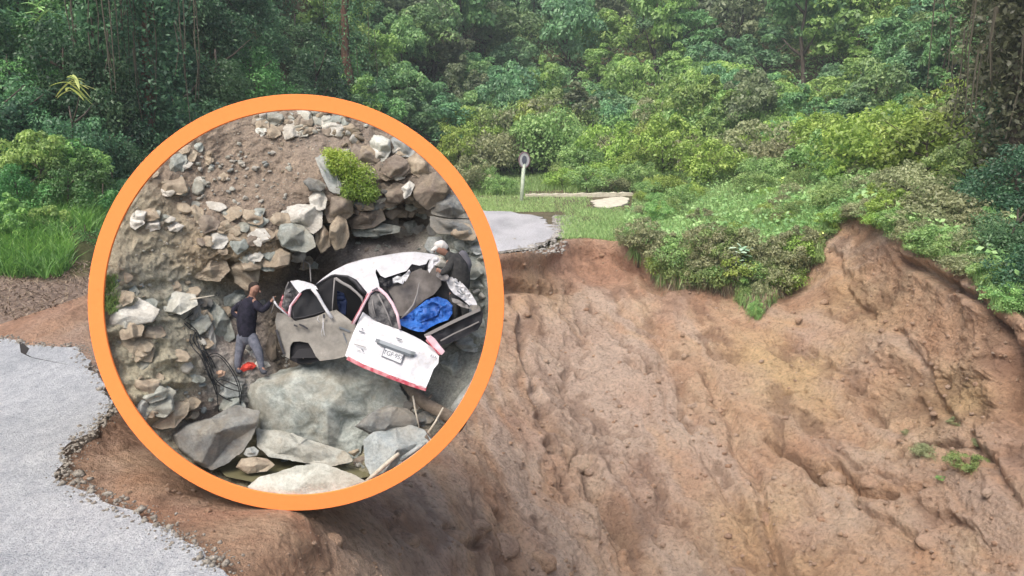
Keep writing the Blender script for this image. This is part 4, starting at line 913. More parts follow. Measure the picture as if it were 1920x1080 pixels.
BR = [
 ("boulder", [(452,716),(478,702),(510,694),(560,685),(610,674),(650,672),(700,690),(742,712),(768,742),(784,775),(786,800),(745,808),(700,812),(684,840),(668,868),(600,866),(545,840),(500,826),(482,806),(474,770),(462,742)], .64, .34, 'rk_grey', "huge grey-green boulder in the centre that the wrecked van rests on", (0, -.35), .085, .015),
 ("boulder", [(480,806),(500,796),(530,800),(560,818),(604,832),(648,846),(668,866),(620,876),(560,866),(505,856),(484,838)], .40, .14, 'rk_lite', "pale stained block under the front of the huge central boulder", (0, -.7), .08, 0),
 ("boulder", [(664,800),(690,776),(726,760),(764,766),(786,786),(780,806),(740,814),(700,816)], .40, .14, 'rk_dark', "dark block wedged under the right end of the huge central boulder", (0, .2), .06, 0),
 ("boulder", [(321,816),(344,797),(392,784),(420,770),(442,759),(462,764),(488,770),(486,792),(470,824),(452,850),(430,868),(398,881),(362,868),(332,842)], .34, .25, 'rk_dark', "dark grey angular boulder at the lower left beside the stream", (0, -.3), .045, 0),
 ("boulder", [(681,826),(700,810),(735,801),(770,797),(795,806),(812,826),(800,850),(765,872),(728,888),(696,898),(684,866)], .27, .2, 'rk_blue', "smooth pale green-grey boulder at the lower right by the bleached stick", (0, -.5), .03, 0),
 ("boulder", [(462,912),(486,894),(520,886),(556,874),(596,868),(632,878),(664,890),(694,906),(660,932),(600,942),(510,942),(474,932)], .062, .05, 'rk_white', "whitish boulder at the very bottom of the hoop, in front of the stream", (0, -.2), .06, 0),
 ("boulder", [(778,760),(792,722),(812,690),(842,660),(880,636),(918,622),(925,680),(900,716),(862,742),(830,766),(800,778)], .98, .28, 'rk_grey', "dark mossy grey boulder right of the hanging tailgate", (0, -.3), .05, 0),
 ("boulder", [(842,766),(862,738),(884,714),(898,704),(900,724),(878,768),(856,788)], .60, .15, 'rk_blue', "plain grey boulder wedged against the hoop below the mossy boulder", (0, -.3), .03, 0),
 ("boulder", [(806,376),(826,364),(858,362),(880,380),(892,404),(880,410),(838,408),(808,402)], 1.15, .22, 'rk_dark', "upper slab of the dark split rock at the hoop's right edge", (0, -.4), .03, 0),
 ("boulder", [(806,404),(836,410),(884,412),(900,430),(893,442),(850,440),(818,438),(806,424)], 1.08, .2, 'rk_dark', "lower slab of the dark split rock at the hoop's right edge", (0, -.3), .03, 0),
 ("boulder", [(842,438),(862,416),(880,420),(897,440),(890,452),(862,450)], .98, .12, 'rk_tan', "small ochre rock below the dark split rock", (0, -.4), .05, 0),
 ("boulder", [(522,404),(534,388),(560,382),(590,384),(606,398),(604,426),(588,440),(560,424),(530,420)], .98, .2, 'rk_pale', "pale grey boulder above the overhang, upper of the stacked pair", (0, -.5), .05, 0),
 ("boulder", [(524,420),(545,414),(570,424),(588,444),(593,462),(574,474),(548,470),(528,462),(518,440)], .84, .2, 'rk_grey', "green-grey boulder above the overhang, lower of the stacked pair", (0, -.6), .04, 0),
 ("boulder", [(382,446),(390,428),(408,422),(424,432),(430,450),(418,468),(398,466),(385,458)], .78, .13, 'rk_pale', "pale boulder with a grey underside on the left slope above the man", (0, -.7), .05, 0),
 ("boulder", [(420,430),(434,424),(452,440),(466,456),(462,474),(448,476),(434,460),(424,446)], .78, .12, 'rk_tan', "upright tan rock right beside the grey-bottomed pale boulder", (0, -.4), .06, 0),
 ("boulder", [(446,420),(462,410),(486,416),(508,430),(518,440),(510,452),(480,454),(456,440)], .88, .14, 'rk_tan', "long tan rock lying level with the stacked pale boulders", (0, -.6), .04, 0),
 ("boulder", [(290,344),(298,330),(320,328),(342,330),(352,346),(354,360),(338,366),(312,362),(298,354)], .80, .14, 'rk_tan', "white-topped angular boulder high on the left slope", (0, -.8), .05, 0),
 ("boulder", [(290,318),(302,300),(322,286),(348,284),(352,300),(344,322),(318,328),(298,326)], .92, .12, 'rk_grey', "rounded grey boulder against the hoop's upper left edge", (0, -.4), .03, 0),
 ("boulder", [(352,372),(366,364),(390,370),(418,380),(428,390),(412,398),(384,390),(362,382)], .92, .08, 'rk_pale', "flat pinkish-white slab in the middle of the upper left slope", (0, -.9), .03, 0),
 ("boulder", [(692,266),(700,252),(716,254),(732,262),(734,284),(724,300),(712,308),(700,296)], 1.28, .12, 'rk_white', "tall white rock at the upper right beside the green bush", (0, -.3), .05, 0),
 ("boulder", [(732,262),(746,248),(768,262),(784,280),(770,296),(744,292)], 1.32, .12, 'rk_blue', "blue-grey boulder touching the hoop's upper right edge", (0, -.4), .03, 0),
 ("boulder", [(712,322),(722,298),(744,288),(764,300),(770,316),(756,330),(730,334)], 1.16, .16, 'rk_brown', "rounded brown boulder below the tall white rock", (0, -.5), .04, 0),
 ("boulder", [(760,300),(782,284),(800,304),(806,324),(786,334),(766,322)], 1.2, .13, 'rk_tan', "brown rock between the rounded brown boulder and hoop", (0, -.4), .06, 0),
 ("boulder", [(770,352),(790,330),(818,322),(840,338),(842,362),(826,384),(800,392),(780,378)], 1.13, .16, 'rk_brown', "knobbly brown crag overhanging the dark hollow at right", (0, -.1), .1, 0),
 ("boulder", [(718,356),(740,342),(768,346),(774,364),(752,382),(726,380)], 1.18, .13, 'rk_brown', "small dark crag hanging at the middle of the hollow's roof", (0, .1), .09, 0),
 ("boulder", [(752,352),(768,338),(778,346),(770,366),(758,374)], 1.08, .08, 'rk_pale', "small pale stone set in the brown crag at right", (0, -.2), .04, 0),
 ("boulder", [(566,340),(578,332),(600,338),(614,348),(604,360),(582,358)], 1.02, .1, 'rk_dark', "dark flat rock sticking out left below the green bush", (0, -.5), .05, 0),
 ("boulder", [(578,370),(590,358),(604,356),(614,374),(610,392),(598,396),(582,386)], 1.0, .1, 'rk_pale', "pale rock with a white top below the dark flat rock", (0, -.5), .06, 0),
 ("boulder", [(590,296),(602,286),(616,294),(630,320),(642,344),(638,366),(618,360),(604,330)], 1.1, .14, 'rk_blue', "blue-grey rock along the left side of the green bush", (0, -.4), .08, 0),
 ("boulder", [(606,392),(620,368),(646,362),(664,376),(662,402),(640,420),(616,418)], 1.05, .2, 'rk_brown', "brown rock face under the left end of the green bush", (0, -.2), .08, 0),
 ("boulder", [(618,424),(634,400),(650,414),(656,440),(646,466),(628,470),(616,448)], 1.02, .16, 'rk_tan', "tan pillar of rock at the left of the dark hollow", (0, 0), .09, 0),
 ("boulder", [(648,410),(680,388),(716,388),(724,412),(700,428),(660,430)], 1.22, .2, 'rk_brown', "grey-brown rock shelf above the dark hollow", (0, -.2), .06, 0),
 ("boulder", [(658,432),(690,424),(716,418),(752,424),(750,436),(700,444),(664,444)], 1.30, .2, 'rk_grey', "long flat grey slab inside the dark hollow", (0, -.6), .03, 0),
 ("boulder", [(590,432),(606,420),(618,438),(620,462),(602,476),(592,456)], 1.0, .14, 'rk_tan', "narrow tan rock right of the green-grey stacked boulder", (0, -.1), .07, 0),
 ("boulder", [(484,478),(500,464),(530,466),(546,474),(544,498),(520,504),(494,500)], .82, .15, 'rk_tan', "square tan block overhanging left of the van's front", (0, -.6), .06, 0),
 ("boulder", [(352,506),(366,488),(396,482),(424,490),(432,508),(412,528),(380,526),(360,520)], .78, .16, 'rk_tan', "crumbly tan ledge over the hollow behind the man", (0, -.3), .1, .05),
 ("boulder", [(430,500),(452,486),(478,490),(488,510),(484,538),(462,546),(440,530)], .88, .14, 'rk_tan', "brown crumbly block just above the man's head", (0, -.1), .09, 0),
 ("boulder", [(366,602),(378,574),(400,562),(420,580),(434,606),(442,634),(420,648),(396,652),(376,640)], .80, .18, 'rk_grey', "light boulder with a shaded right face left of the man", (0, -.3), .06, 0),
 ("boulder", [(382,640),(388,600),(398,606),(406,640),(402,664),(390,668)], .62, .1, 'rk_pale', "narrow upright pale slab behind the black cables", (0, 0), .04, 0),
 ("boulder", [(418,556),(440,548),(462,552),(464,574),(440,580),(420,574)], .98, .1, 'rk_grey', "square grey rock half hidden behind the man's back", (0, -.4), .04, 0),
 ("boulder", [(388,556),(394,544),(406,540),(414,550),(408,558)], .98, .06, 'rk_dark', "small dark blue-grey stone in the hollow behind the man", (0, -.3), .03, 0),
 ("boulder", [(352,592),(362,578),(374,572),(378,584),(366,600),(356,602)], .55, .06, 'rk_dark', "small dark green stone at the upper end of the cables", (0, -.3), .03, 0),
 ("boulder", [(428,668),(440,650),(456,652),(462,676),(452,694),(434,692)], .84, .08, 'rk_pale', "light stone between the cables and the man's feet", (0, -.5), .04, 0),
 ("boulder", [(398,720),(410,706),(440,704),(456,716),(452,742),(424,748),(402,738)], .56, .1, 'rk_blue', "grey-green stone beneath the lower loop of the cables", (0, -.5), .04, 0),
 ("boulder", [(410,762),(420,744),(448,744),(462,760),(456,784),(430,784)], .50, .1, 'rk_grey', "grey stone between the cables and dark angular boulder", (0, -.5), .04, 0),
 ("boulder", [(456,852),(462,840),(476,837),(486,845),(482,854),(466,857)], .30, .06, 'rk_blue', "small rounded grey stone right of the dark angular boulder", (0, -.3), .02, 0),
 ("boulder", [(442,876),(452,860),(476,856),(502,860),(516,872),(500,884),(464,888)], .26, .1, 'rk_tan', "flat tan stone at the stream's edge below the rounded one", (0, -.6), .05, 0),
 ("boulder", [(592,856),(604,850),(618,852),(616,862),(604,868)], .36, .05, 'rk_blue', "little grey stone lying in the mud right of the stream", (0, -.5), .03, 0),
 ("boulder", [(200,590),(214,560),(256,556),(300,580),(290,604),(240,612),(206,612)], .16, .1, 'rk_pale', "weathered pale slab at the hoop's left edge", (0, -.5), .06, .04),
 ("boulder", [(206,640),(230,616),(276,620),(292,652),(284,680),(240,672),(212,664)], .19, .1, 'rk_tan', "layered grey-tan rock on the left with a shaded notch", (0, -.3), .06, .06),
 ("boulder", [(222,700),(236,676),(282,684),(310,706),(300,734),(258,732),(228,722)], .20, .1, 'rk_tan', "layered grey-tan rock on the lower left above the blocky one", (0, -.4), .06, .05),
 ("boulder", [(244,764),(240,742),(262,728),(278,742),(282,772),(272,790),(254,786)], .13, .08, 'rk_blue', "blocky blue-green layered rock at the hoop's lower left", (0, -.2), .04, .08),
 ("boulder", [(286,800),(300,770),(330,752),(356,752),(352,776),(330,800),(304,806)], .24, .1, 'rk_tan', "crumbly pale earth lump above the dark angular boulder", (0, -.4), .09, 0),
 ("boulder", [(318,664),(332,652),(352,668),(366,690),(352,702),(330,694)], .38, .1, 'rk_pale', "smooth pale stone left of the cables' dark hole", (0, -.4), .03, 0),
 ("boulder", [(300,560),(330,546),(366,552),(372,572),(340,590),(308,584)], .46, .1, 'rk_white', "big whitish patch of rock left of the upper cable end", (0, -.7), .05, 0),
 ("boulder", [(500,640),(506,622),(518,630),(520,672),(508,682),(496,664)], .84, .1, 'rk_brown', "dull brown stone between the man's legs and the van", (0, -.4), .05, 0),
 ("boulder", [(840,470),(862,456),(892,462),(905,490),(890,506),(860,496)], 1.22, .14, 'rk_grey', "pale-streaked grey rock behind the white-capped person", (0, -.7), .06, .04),
 ("boulder", [(864,520),(884,506),(908,514),(914,556),(896,566),(872,548)], 1.1, .14, 'rk_grey', "grey-green rock between the white-capped person and hoop", (0, -.4), .06, 0),
]
for k, (nm, poly, w, T, mt, lab, tilt, rough, stra) in enumerate(BR):
    big = max(p[0] for p in poly)-min(p[0] for p in poly)
    outline_rock(nm, poly, w, T, M[mt], lab, 700+k, tilt, 9, rough, 6 if big > 130 else 5 if big > 60 else 4, strata=stra)
TON = dict(rk_pale="pale", rk_white="whitish", rk_tan="tan", rk_brown="brown", rk_grey="grey-green", rk_blue="blue-grey", rk_dark="dark grey", rk_lite="light")
def lab_of(lab, mt, s, px, py, sz):
    pos = f"{'upper' if py < 330 else 'middle' if py < 560 else 'lower'} {'far left' if px < 270 else 'left' if px < 400 else 'centre left' if px < 520 else 'centre right' if px < 660 else 'right' if px < 790 else 'far right'}"
    for w_ in ("small ", "pale ", "pinkish tan ", "brown ", "grey ", "dark ", "angular ", "weathered "):
        if lab.startswith(w_): lab = lab[len(w_):]
    for w_ in ("angular ", "pale "):
        if lab.startswith(w_): lab = lab[len(w_):]
    return " ".join(f"{'bigger' if s > sz else 'smaller'} {TON[mt]} {lab}, {pos}".split()[:16])
rq = random.Random(91)
def rpoly(cx, cy, s, asp=1.25, ang=None):
    a0 = rq.uniform(0, 6.28) if ang is None else ang; n = rq.randint(6, 9); out = []
    for i in range(n):
        a = 6.283*(i+rq.uniform(-.3, .3))/n; r_ = s*rq.uniform(.72, 1.12); x, y = r_*math.cos(a)*asp, r_*math.sin(a)/asp
        out.append((cx+x*math.cos(a0)-y*math.sin(a0), cy+x*math.sin(a0)+y*math.cos(a0)))
    return out
RZ = [(26, lambda: (rq.uniform(470, 700), rq.uniform(206, 250)), (9, 17), ['rk_pale', 'rk_white', 'rk_tan', 'rk_brown', 'rk_grey'], "angular rock in the band along the hoop's top", "rocks along the hoop's top"),
      (22, lambda: (rq.uniform(670, 830), rq.uniform(250, 400)), (11, 22), ['rk_tan', 'rk_brown', 'rk_brown', 'rk_grey', 'rk_pale'], "rock in the crag right of the bush", "rocks right of the green bush"),
      (26, lambda: (rq.uniform(380, 600), rq.uniform(400, 500)), (9, 19), ['rk_tan', 'rk_tan', 'rk_pale', 'rk_grey', 'rk_brown'], "rock along the broken ledge above the man", "rocks along the ledge above the man"),
      (22, lambda: (rq.uniform(810, 905), rq.uniform(440, 660)), (11, 22), ['rk_grey', 'rk_grey', 'rk_blue', 'rk_pale'], "rock behind the van's rear end", "grey rocks behind the van's rear"),
      (16, lambda: (rq.uniform(255, 420), rq.uniform(270, 430)), (8, 16), ['rk_pale', 'rk_grey', 'rk_tan'], "rock lying in the left slope", "rocks in the upper left slope"),
      (14, lambda: (rq.uniform(205, 380), rq.uniform(520, 780)), (11, 24), ['rk_tan', 'rk_tan', 'rk_lite', 'rk_grey'], "rock sticking out of the left bank", "rocks in the layered left bank"),
      (16, lambda: (rq.uniform(350, 500), rq.uniform(540, 780)), (9, 18), ['rk_grey', 'rk_tan', 'rk_dark', 'rk_pale'], "rock around the man and cables", "rocks around the man and cables"),
      (14, lambda: (rq.uniform(600, 830), rq.uniform(372, 440)), (10, 20), ['rk_brown', 'rk_dark', 'rk_grey'], "rock in the hollow above the roof", "rocks in the shaded hollow"),
      (9, lambda: (rq.uniform(690, 850), rq.uniform(745, 850)), (12, 22), ['rk_dark', 'rk_grey', 'rk_brown'], "rock in the gap below the tailgate", "rocks in the gap below the tailgate"),
      (8, lambda: (rq.uniform(490, 690), rq.uniform(850, 890)), (7, 13), ['rk_tan', 'rk_blue', 'rk_brown'], "rock at the stream's edge", "stones at the stream's edge")]
kk = 0
for n, f, (a, b), mts, lab, grp in RZ:
    c_ = 0
    while c_ < n*1.65:
        x, y = f(); s_ = 1.2*(a+(b-a)*rq.random()**1.5)
        if (x-HC[0])**2+(y-HC[1])**2 > (372-s_)**2: continue
        c_ += 1; w = bank(x, y); T_ = s_*PXM*rq.uniform(.6, 1.0)
        outline_rock("rock", rpoly(x, y, s_, rq.uniform(1.0, 1.35), rq.uniform(-.5, .5)), max(w-.3*T_, .03+T_*.6), T_, M[mt_ := rq.choice(mts)], (lb_ := lab_of(lab, mt_, s_, x, y, 15)), 2000+kk, (0, -rq.uniform(.2, .7)), rq.randint(6, 10), .06, 4, "rock", lb_.replace("rock", "rocks", 1)); kk += 1
# loose stones, each by itself
sv = [rock_geo(800+i, 3, 13, .07, 34) for i in range(10)]
sme = {}
def stone(px, py, s, mt, k, label, group, sq=.75):
    w = bank(px, py); o = hp(px, py, max(w-.25*s*PXM, .02)); key = (k % 10, mt)
    if key not in sme:
        v, f = sv[k % 10]; m_ = arr_mesh("stone", v, f, None, False); m_.materials.append(M[mt]); sme[key] = m_
    label = lab_of(label, mt, s, px, py, 6.5); ob = put("stone", sme[key], None, label=label, cat="stone", group=label.replace("stone", "stones", 1))
    ob.location = o; ob.scale = (s*PXM, s*PXM*.8, s*PXM*sq); ob.rotation_euler = (rs.uniform(-.4, .4), rs.uniform(-.5, .5), rs.uniform(0, 6.28))
rs = random.Random(33)
ZN = [(58, lambda: (rs.gauss(435, 50), rs.gauss(322, 24)), (4, 9.5), ['rk_pale', 'rk_pale', 'rk_white', 'rk_blue'], "stone in the scree patch", "stones of the scree patch"),
      (42, lambda: (rs.uniform(480, 700), rs.uniform(208, 252)), (5, 14), ['rk_pale', 'rk_tan', 'rk_white', 'rk_brown'], "stone in the hoop's top rubble", "rubble stones along the hoop's top"),
      (34, lambda: (rs.uniform(245, 400), rs.uniform(340, 480)), (3, 8), ['rk_pale', 'rk_pale', 'rk_white', 'rk_tan'], "stone embedded in the left slope", "small stones in the left slope"),
      (34, lambda: (rs.uniform(205, 370), rs.uniform(500, 780)), (3, 7), ['rk_pale', 'rk_tan', 'rk_blue'], "stone embedded in the layered bank", "small stones in the layered left bank"),
      (26, lambda: (rs.uniform(430, 560), rs.uniform(260, 400)), (3, 6.5), ['rk_pale', 'rk_tan'], "stone lying alone on the brown slope", "small stones on the brown slope"),
      (16, lambda: (rs.uniform(690, 800), rs.uniform(300, 400)), (6, 14), ['rk_brown', 'rk_tan', 'rk_dark'], "stone in the crag over the hollow", "stones of the crag over the hollow"),
      (22, lambda: (rs.uniform(820, 905), rs.uniform(450, 620)), (5, 12), ['rk_grey', 'rk_pale', 'rk_grey'], "stone behind the white-capped person", "stones behind the white-capped person"),
      (14, lambda: (rs.uniform(500, 545), rs.uniform(640, 690)), (3, 7), ['rk_pale', 'rk_tan'], "stone between the man and van", "stones between the man and the van"),
      (16, lambda: (rs.uniform(370, 460), rs.uniform(690, 770)), (4, 9), ['rk_grey', 'rk_tan', 'rk_blue'], "stone around the black cables", "stones around the cables"),
      (16, lambda: (rs.uniform(640, 690), rs.uniform(845, 895)), (3, 7), ['rk_pale', 'rk_dark', 'rk_grey'], "stone in the mud beside the stream", "stones in the mud by the stream"),
      (14, lambda: (rs.uniform(640, 800), rs.uniform(450, 470)), (3, 7), ['rk_grey', 'rk_brown'], "stone on the shelf behind the roof", "stones on the shelf behind the van"),
      (8, lambda: (rs.uniform(640, 690), rs.uniform(242, 300)), (9, 16), ['rk_tan', 'rk_pale'], "stone in the slope above the bush", "tan stones above the green bush")]
k = 0
for n, f, (a, b), mts, lab, grp in ZN:
    c_ = 0
    while c_ < n:
        x, y = f()
        if (x-HC[0])**2+(y-HC[1])**2 > 362**2: continue
        stone(x, y, a+(b-a)*rs.random()**1.8, rs.choice(mts), k, lab, grp, rs.uniform(.5, .85)); k += 1; c_ += 1
# gravel too fine to count
r = np.random.default_rng(61); N_ = 5200
gx = HC[0]+355*np.sqrt(r.random(N_))*np.cos(r.uniform(0, 6.283, N_)); gy = r.uniform(210, 900, N_)
dens = .25+.75*np.clip(fbm(np.stack([gx/60, gy/45, gx*0], -1), 3)*2, 0, 1)
ok = ((gx-HC[0])**2+(gy-HC[1])**2 < 358**2) & (r.random(N_) < dens) & ~((gx > 500) & (gy > 470) & (gx < 880)) & ~((gx > 450) & (gy > 690))
gx, gy = gx[ok], gy[ok]; gw = W0(gx, gy)-wdisp(gx, gy); G_ = hp(gx, gy, np.maximum(gw, .03)); cvv = [rock_geo(900+i, 1, 7, .1) for i in range(5)]
V_ = []; F_ = []; C_ = []; o = 0
for i in range(len(gx)):
    v, f = cvv[i % 5]; s = PXM*min(3.4, r.lognormal(.45, .4)); V_.append(G_[i]+v*s*np.array([1, .8, .6])); F_.append(f+o); o += len(v); c = r.choice([.30, .38, .46, .55]); C_.append(np.tile([[c, c*.95, c*.83]], (len(v), 1)))
put("gravel", arr_mesh("gravel", np.concatenate(V_), np.concatenate(F_), dict(col=('POINT', 'FLOAT_COLOR', np.concatenate(C_)))), M['bank'], kind='stuff', label="fine pale gravel strewn over the bank inside the hoop", category="gravel")
# shallow muddy stream
z0 = float(hp(480, 900, .16)[2])
V = [tuple(hp(x, y, (z0-CAMZ)/float(ray(x, y)[2])-HD)) for x, y in [(425, 894), (470, 903), (555, 906), (640, 903), (700, 892), (735, 876), (700, 868), (600, 860), (520, 852), (440, 858), (400, 872)]]
t = NT("muddy_water"); n = t.noise(18, 3, .6, t.geo())
M['water'] = t.surf((.16, .15, .085), .12, t.bump(n, .25, .01), spec=.5)
put("stream", pmesh("stream", V, [tuple(range(len(V)))]), M['water'], kind='structure')
# green bush on the ledge
r = np.random.default_rng(71); bx = []
for (cx, cy, rx, ry, n) in [(640, 305, 30, 24, 1900), (672, 335, 34, 30, 2600), (690, 362, 22, 18, 1300), (620, 288, 16, 10, 500), (655, 360, 18, 16, 900)]:
    v = sph(r, n)*r.random((n, 1))**.33; x = cx+v[:, 0]*rx; y = cy-v[:, 2]*ry; bx.append(np.stack([x, y, np.array([1.05+.02*(cy > 330)]*n)+v[:, 1]*.12], -1))
bx = np.concatenate(bx); B = hp(bx[:, 0]+r.normal(size=len(bx))*3, bx[:, 1]+r.normal(size=len(bx))*3, bx[:, 2]-.03)
e = empty("green_bush", hp(660, 385, 1.1), "bushy yellow-green plant growing on the ledge above the van", "bush")
tn = np.clip(.75-(bx[:, 1]-280)/170+r.normal(size=len(B))*.15, 0, 1)
V, F, T = leaf_quads(B, r.normal(size=B.shape)+np.array([0, -.7, .5]), r.uniform(.008, .020, len(B)), r, tn, .4)
put("foliage", localise(arr_mesh("foliage", V, F, dict(tone=('POINT', 'FLOAT', T))), e), M['bushgreen'] if 'bushgreen' in M else M['grass'], e)
for i in range(5):
    V, Fc = tube([hv(650+i*8, 388, 1.12), hv(640+i*12, 350, 1.08), hv(625+i*17, 310, 1.05)], [.008, .006, .003], 5); put("stem", localise(pmesh("stem", V, Fc), e), M['bark'], e)
r = np.random.default_rng(72); n = 420; x = r.normal(208, 8, n); y = r.uniform(520, 590, n); B = hp(x, y, np.maximum(W0(x, y)-.06, .03))
V, F, T = blades(B, .05, .005, r, .9, None, .3); e = empty("grass_tuft", hp(208, 580, .12), "small dark grass tuft at the hoop's left edge inside", "grass tuft"); put("blades", localise(arr_mesh("blades", V, F, dict(tone=('POINT', 'FLOAT', T))), e), M['leaf_bush'], e)

# ------------------------------------------------------------------ wrecked van
from mathutils.geometry import delaunay_2d_cdt
def wplane(a, b, c):
    A = np.array([[a[0], a[1], 1], [b[0], b[1], 1], [c[0], c[1], 1]], float); k = np.linalg.solve(A, np.array([a[2], b[2], c[2]], float))
    return lambda x, y: k[0]*x+k[1]*y+k[2]
def panel(name, poly, wf, thick, mat, parent, crump=.012, cuts=3, seed=1, bulge=None, holes=None):
    f = wf if callable(wf) else (lambda x, y: wf)
    pts = []; n = len(poly); stp = max(2.2, math.sqrt((max(p[0] for p in poly)-min(p[0] for p in poly))*(max(p[1] for p in poly)-min(p[1] for p in poly)))/(5+4*cuts))
    for i in range(n):
        a, b = poly[i], poly[(i+1) % n]; m_ = max(1, int(math.hypot(b[0]-a[0], b[1]-a[1])/stp)); pts += [(a[0]+(b[0]-a[0])*q/m_, a[1]+(b[1]-a[1])*q/m_) for q in range(m_)]
    nb = len(pts); rj = random.Random(seed)
    y0_, y1_ = min(p[1] for p in poly), max(p[1] for p in poly); x0_, x1_ = min(p[0] for p in poly), max(p[0] for p in poly); y = y0_+stp*.6
    while y < y1_:
        x = x0_+stp*.6
        while x < x1_:
            q = (x+rj.uniform(-.25, .25)*stp, y+rj.uniform(-.25, .25)*stp); ins = False
            for i in range(nb):
                (ax, ay), (bx_, by_) = pts[i], pts[(i+1) % nb]
                if (ay > q[1]) != (by_ > q[1]) and q[0] < (bx_-ax)*(q[1]-ay)/(by_-ay)+ax: ins = not ins
            if ins and min((q[0]-p[0])**2+(q[1]-p[1])**2 for p in pts[:nb]) > (stp*.45)**2: pts.append(q)
            x += stp
        y += stp
    res = delaunay_2d_cdt([Vector(p) for p in pts], [], [list(range(nb))], 1, 1e-4)
    bm = bmesh.new(); vl = [bm.verts.new((v.x, v.y, 0)) for v in res[0]]
    for t_ in res[2]:
        try: bm.faces.new([vl[i] for i in t_])
        except ValueError: pass
    for v in [v for v in bm.verts if not v.link_faces]: bm.verts.remove(v)
    for v in bm.verts:
        x, y = v.co.x, v.co.y; w = f(x, y)
        q = np.array([x/14., y/14., seed*3.1]); nz = float(vn(q)+.6*(1-2*abs(vn(q*1.9))))
        w += crump*nz+(bulge(x, y) if bulge else 0)
        v.co = hv(x, y, w)
    bmesh.ops.recalc_face_normals(bm, faces=bm.faces[:])
    if bm.faces and sum((f_.normal.dot(cw)*f_.calc_area() for f_ in bm.faces)) > 0: bmesh.ops.reverse_faces(bm, faces=bm.faces[:])
    fr_ = bm.faces[:]; be = [e_ for e_ in bm.edges if e_.is_boundary]; mp = {}
    for v in bm.verts[:]: mp[v] = bm.verts.new(v.co+cw*thick)
    for f_ in fr_: bm.faces.new([mp[v] for v in reversed(f_.verts)])
    for e_ in be:
        a_, b_ = e_.verts; l_ = e_.link_faces[0].loops; fv = list(e_.link_faces[0].verts); i_ = fv.index(a_)
        if fv[(i_+1) % len(fv)] is not b_: a_, b_ = b_, a_
        bm.faces.new((b_, a_, mp[a_], mp[b_]))
    me = bpy.data.meshes.new(name); bm.to_mesh(me); bm.free()
    if crump < .015:
        for p in me.polygons: p.use_smooth = True
        me.set_sharp_from_angle(angle=.9)
    return put(name, localise(me, root_of(parent)), mat, parent)
def root_of(o):
    while o.parent: o = o.parent
    return o
def rod(name, pts, r_, mat, parent, n=6, smooth=True):
    P_ = [hv(*p) for p in pts]
    rr2 = [q*PXM for q in r_] if hasattr(r_, '__len__') else r_*PXM
    V, Fc = tube(P_, rr2, n); return put(name, localise(pmesh(name, V, Fc, smooth), root_of(parent)), mat, parent)
def bar(name, pts, hgt, dep, mat, parent):
    """flat strip along a path, hgt px high, dep metres deep"""
    V = []; Fc = []; n = len(pts)
    for i, p in enumerate(pts):
        a = pts[max(i-1, 0)]; b = pts[min(i+1, n-1)]; dx, dy = b[0]-a[0], b[1]-a[1]; L = math.hypot(dx, dy); nx_, ny_ = -dy/L*hgt/2, dx/L*hgt/2
        for sx_, w in ((-1, -dep/2), (1, -dep/2), (1, dep/2), (-1, dep/2)): V.append(hv(p[0]+nx_*sx_, p[1]+ny_*sx_, p[2]+w))
    for i in range(n-1):
        for k in range(4): a = 4*i+k; b = 4*i+(k+1) % 4; Fc.append((a, b, b+4, a+4))
    Fc += [(3, 2, 1, 0), (4*n-4, 4*n-3, 4*n-2, 4*n-1)]
    return put(name, localise(pmesh(name, V, Fc), root_of(parent)), mat, parent)
t = NT("white_car_paint"); n = t.noise(8, 5, .6, t.geo()); n2 = t.noise(40, 4, .7, t.geo())
c = t.ramp(n, [(.3, (.48, .49, .51)), (.55, (.60, .61, .64))]); c = t.mix(t.ramp(n2, [(.52, (0, 0, 0)), (.70, (.5, .5, .5))]), c, (.42, .37, .30))
M['white'] = t.surf(c, .35, t.bump(n, .15, .02), spec=.5)
t = NT("muddy_car_paint"); n = t.noise(5, 5, .65, t.geo()); n2 = t.noise(30, 4, .7, t.geo())
c = t.ramp(n, [(.3, (.20, .19, .17)), (.6, (.28, .265, .235)), (.75, (.36, .34, .31))])
M['mud'] = t.surf(t.mix(1., c, t.ramp(n2, [(.3, (.85, .85, .85)), (.6, (1.06, 1.06, 1.06))]), 'MULTIPLY'), .6, t.bump(n, .2, .02), spec=.3)
t = NT("van_interior_lining"); n = t.noise(7, 4, .6, t.geo()); M['lining'] = t.surf(t.ramp(n, [(.35, (.10, .09, .085)), (.6, (.19, .175, .165))]), .8)
t = NT("dark_interior"); M['black'] = t.surf((.012, .012, .015), .7)
t = NT("dark_window_glass"); M['glass'] = t.surf((.016, .017, .02), .3, spec=.25)
t = NT("dusty_tailgate_glass"); n = t.noise(14, 4, .6, t.geo()); M['dglass'] = t.surf(t.ramp(n, [(.4, (.04, .04, .045)), (.62, (.20, .195, .195))]), .35, spec=.3)
t = NT("red_lamp_trim"); n = t.noise(16, 3, .6, t.geo()); M['redtrim'] = t.surf(t.ramp(n, [(.4, (.45, .05, .08)), (.62, (.62, .28, .30))]), .35, spec=.5)
t = NT("pink_paint_edge"); M['pink'] = t.surf((.78, .56, .62), .4)
t = NT("chrome_bar"); M['chrome'] = t.surf((.45, .48, .5), .3, metal=.8)
t = NT("shade_and_trim_grey"); M['greybar'] = t.surf((.13, .15, .17), .5)
t = NT("black_bumper_plastic"); n = t.noise(10, 4, .6, t.geo()); M['bumper'] = t.surf(t.ramp(n, [(.4, (.022, .022, .028)), (.7, (.05, .05, .055))]), .5)
t = NT("worn_grey_trim"); M['gtrim'] = t.surf((.24, .23, .225), .5)
t = NT("blue_tarpaulin"); n = t.noise(9, 5, .65, t.geo()); M['blue'] = t.surf(t.ramp(n, [(.35, (.012, .06, .28)), (.6, (.035, .15, .50))]), .45, t.bump(n, .5, .03))
t = NT("dark_blue_seat"); M['seatblue'] = t.surf((.008, .018, .06), .8)
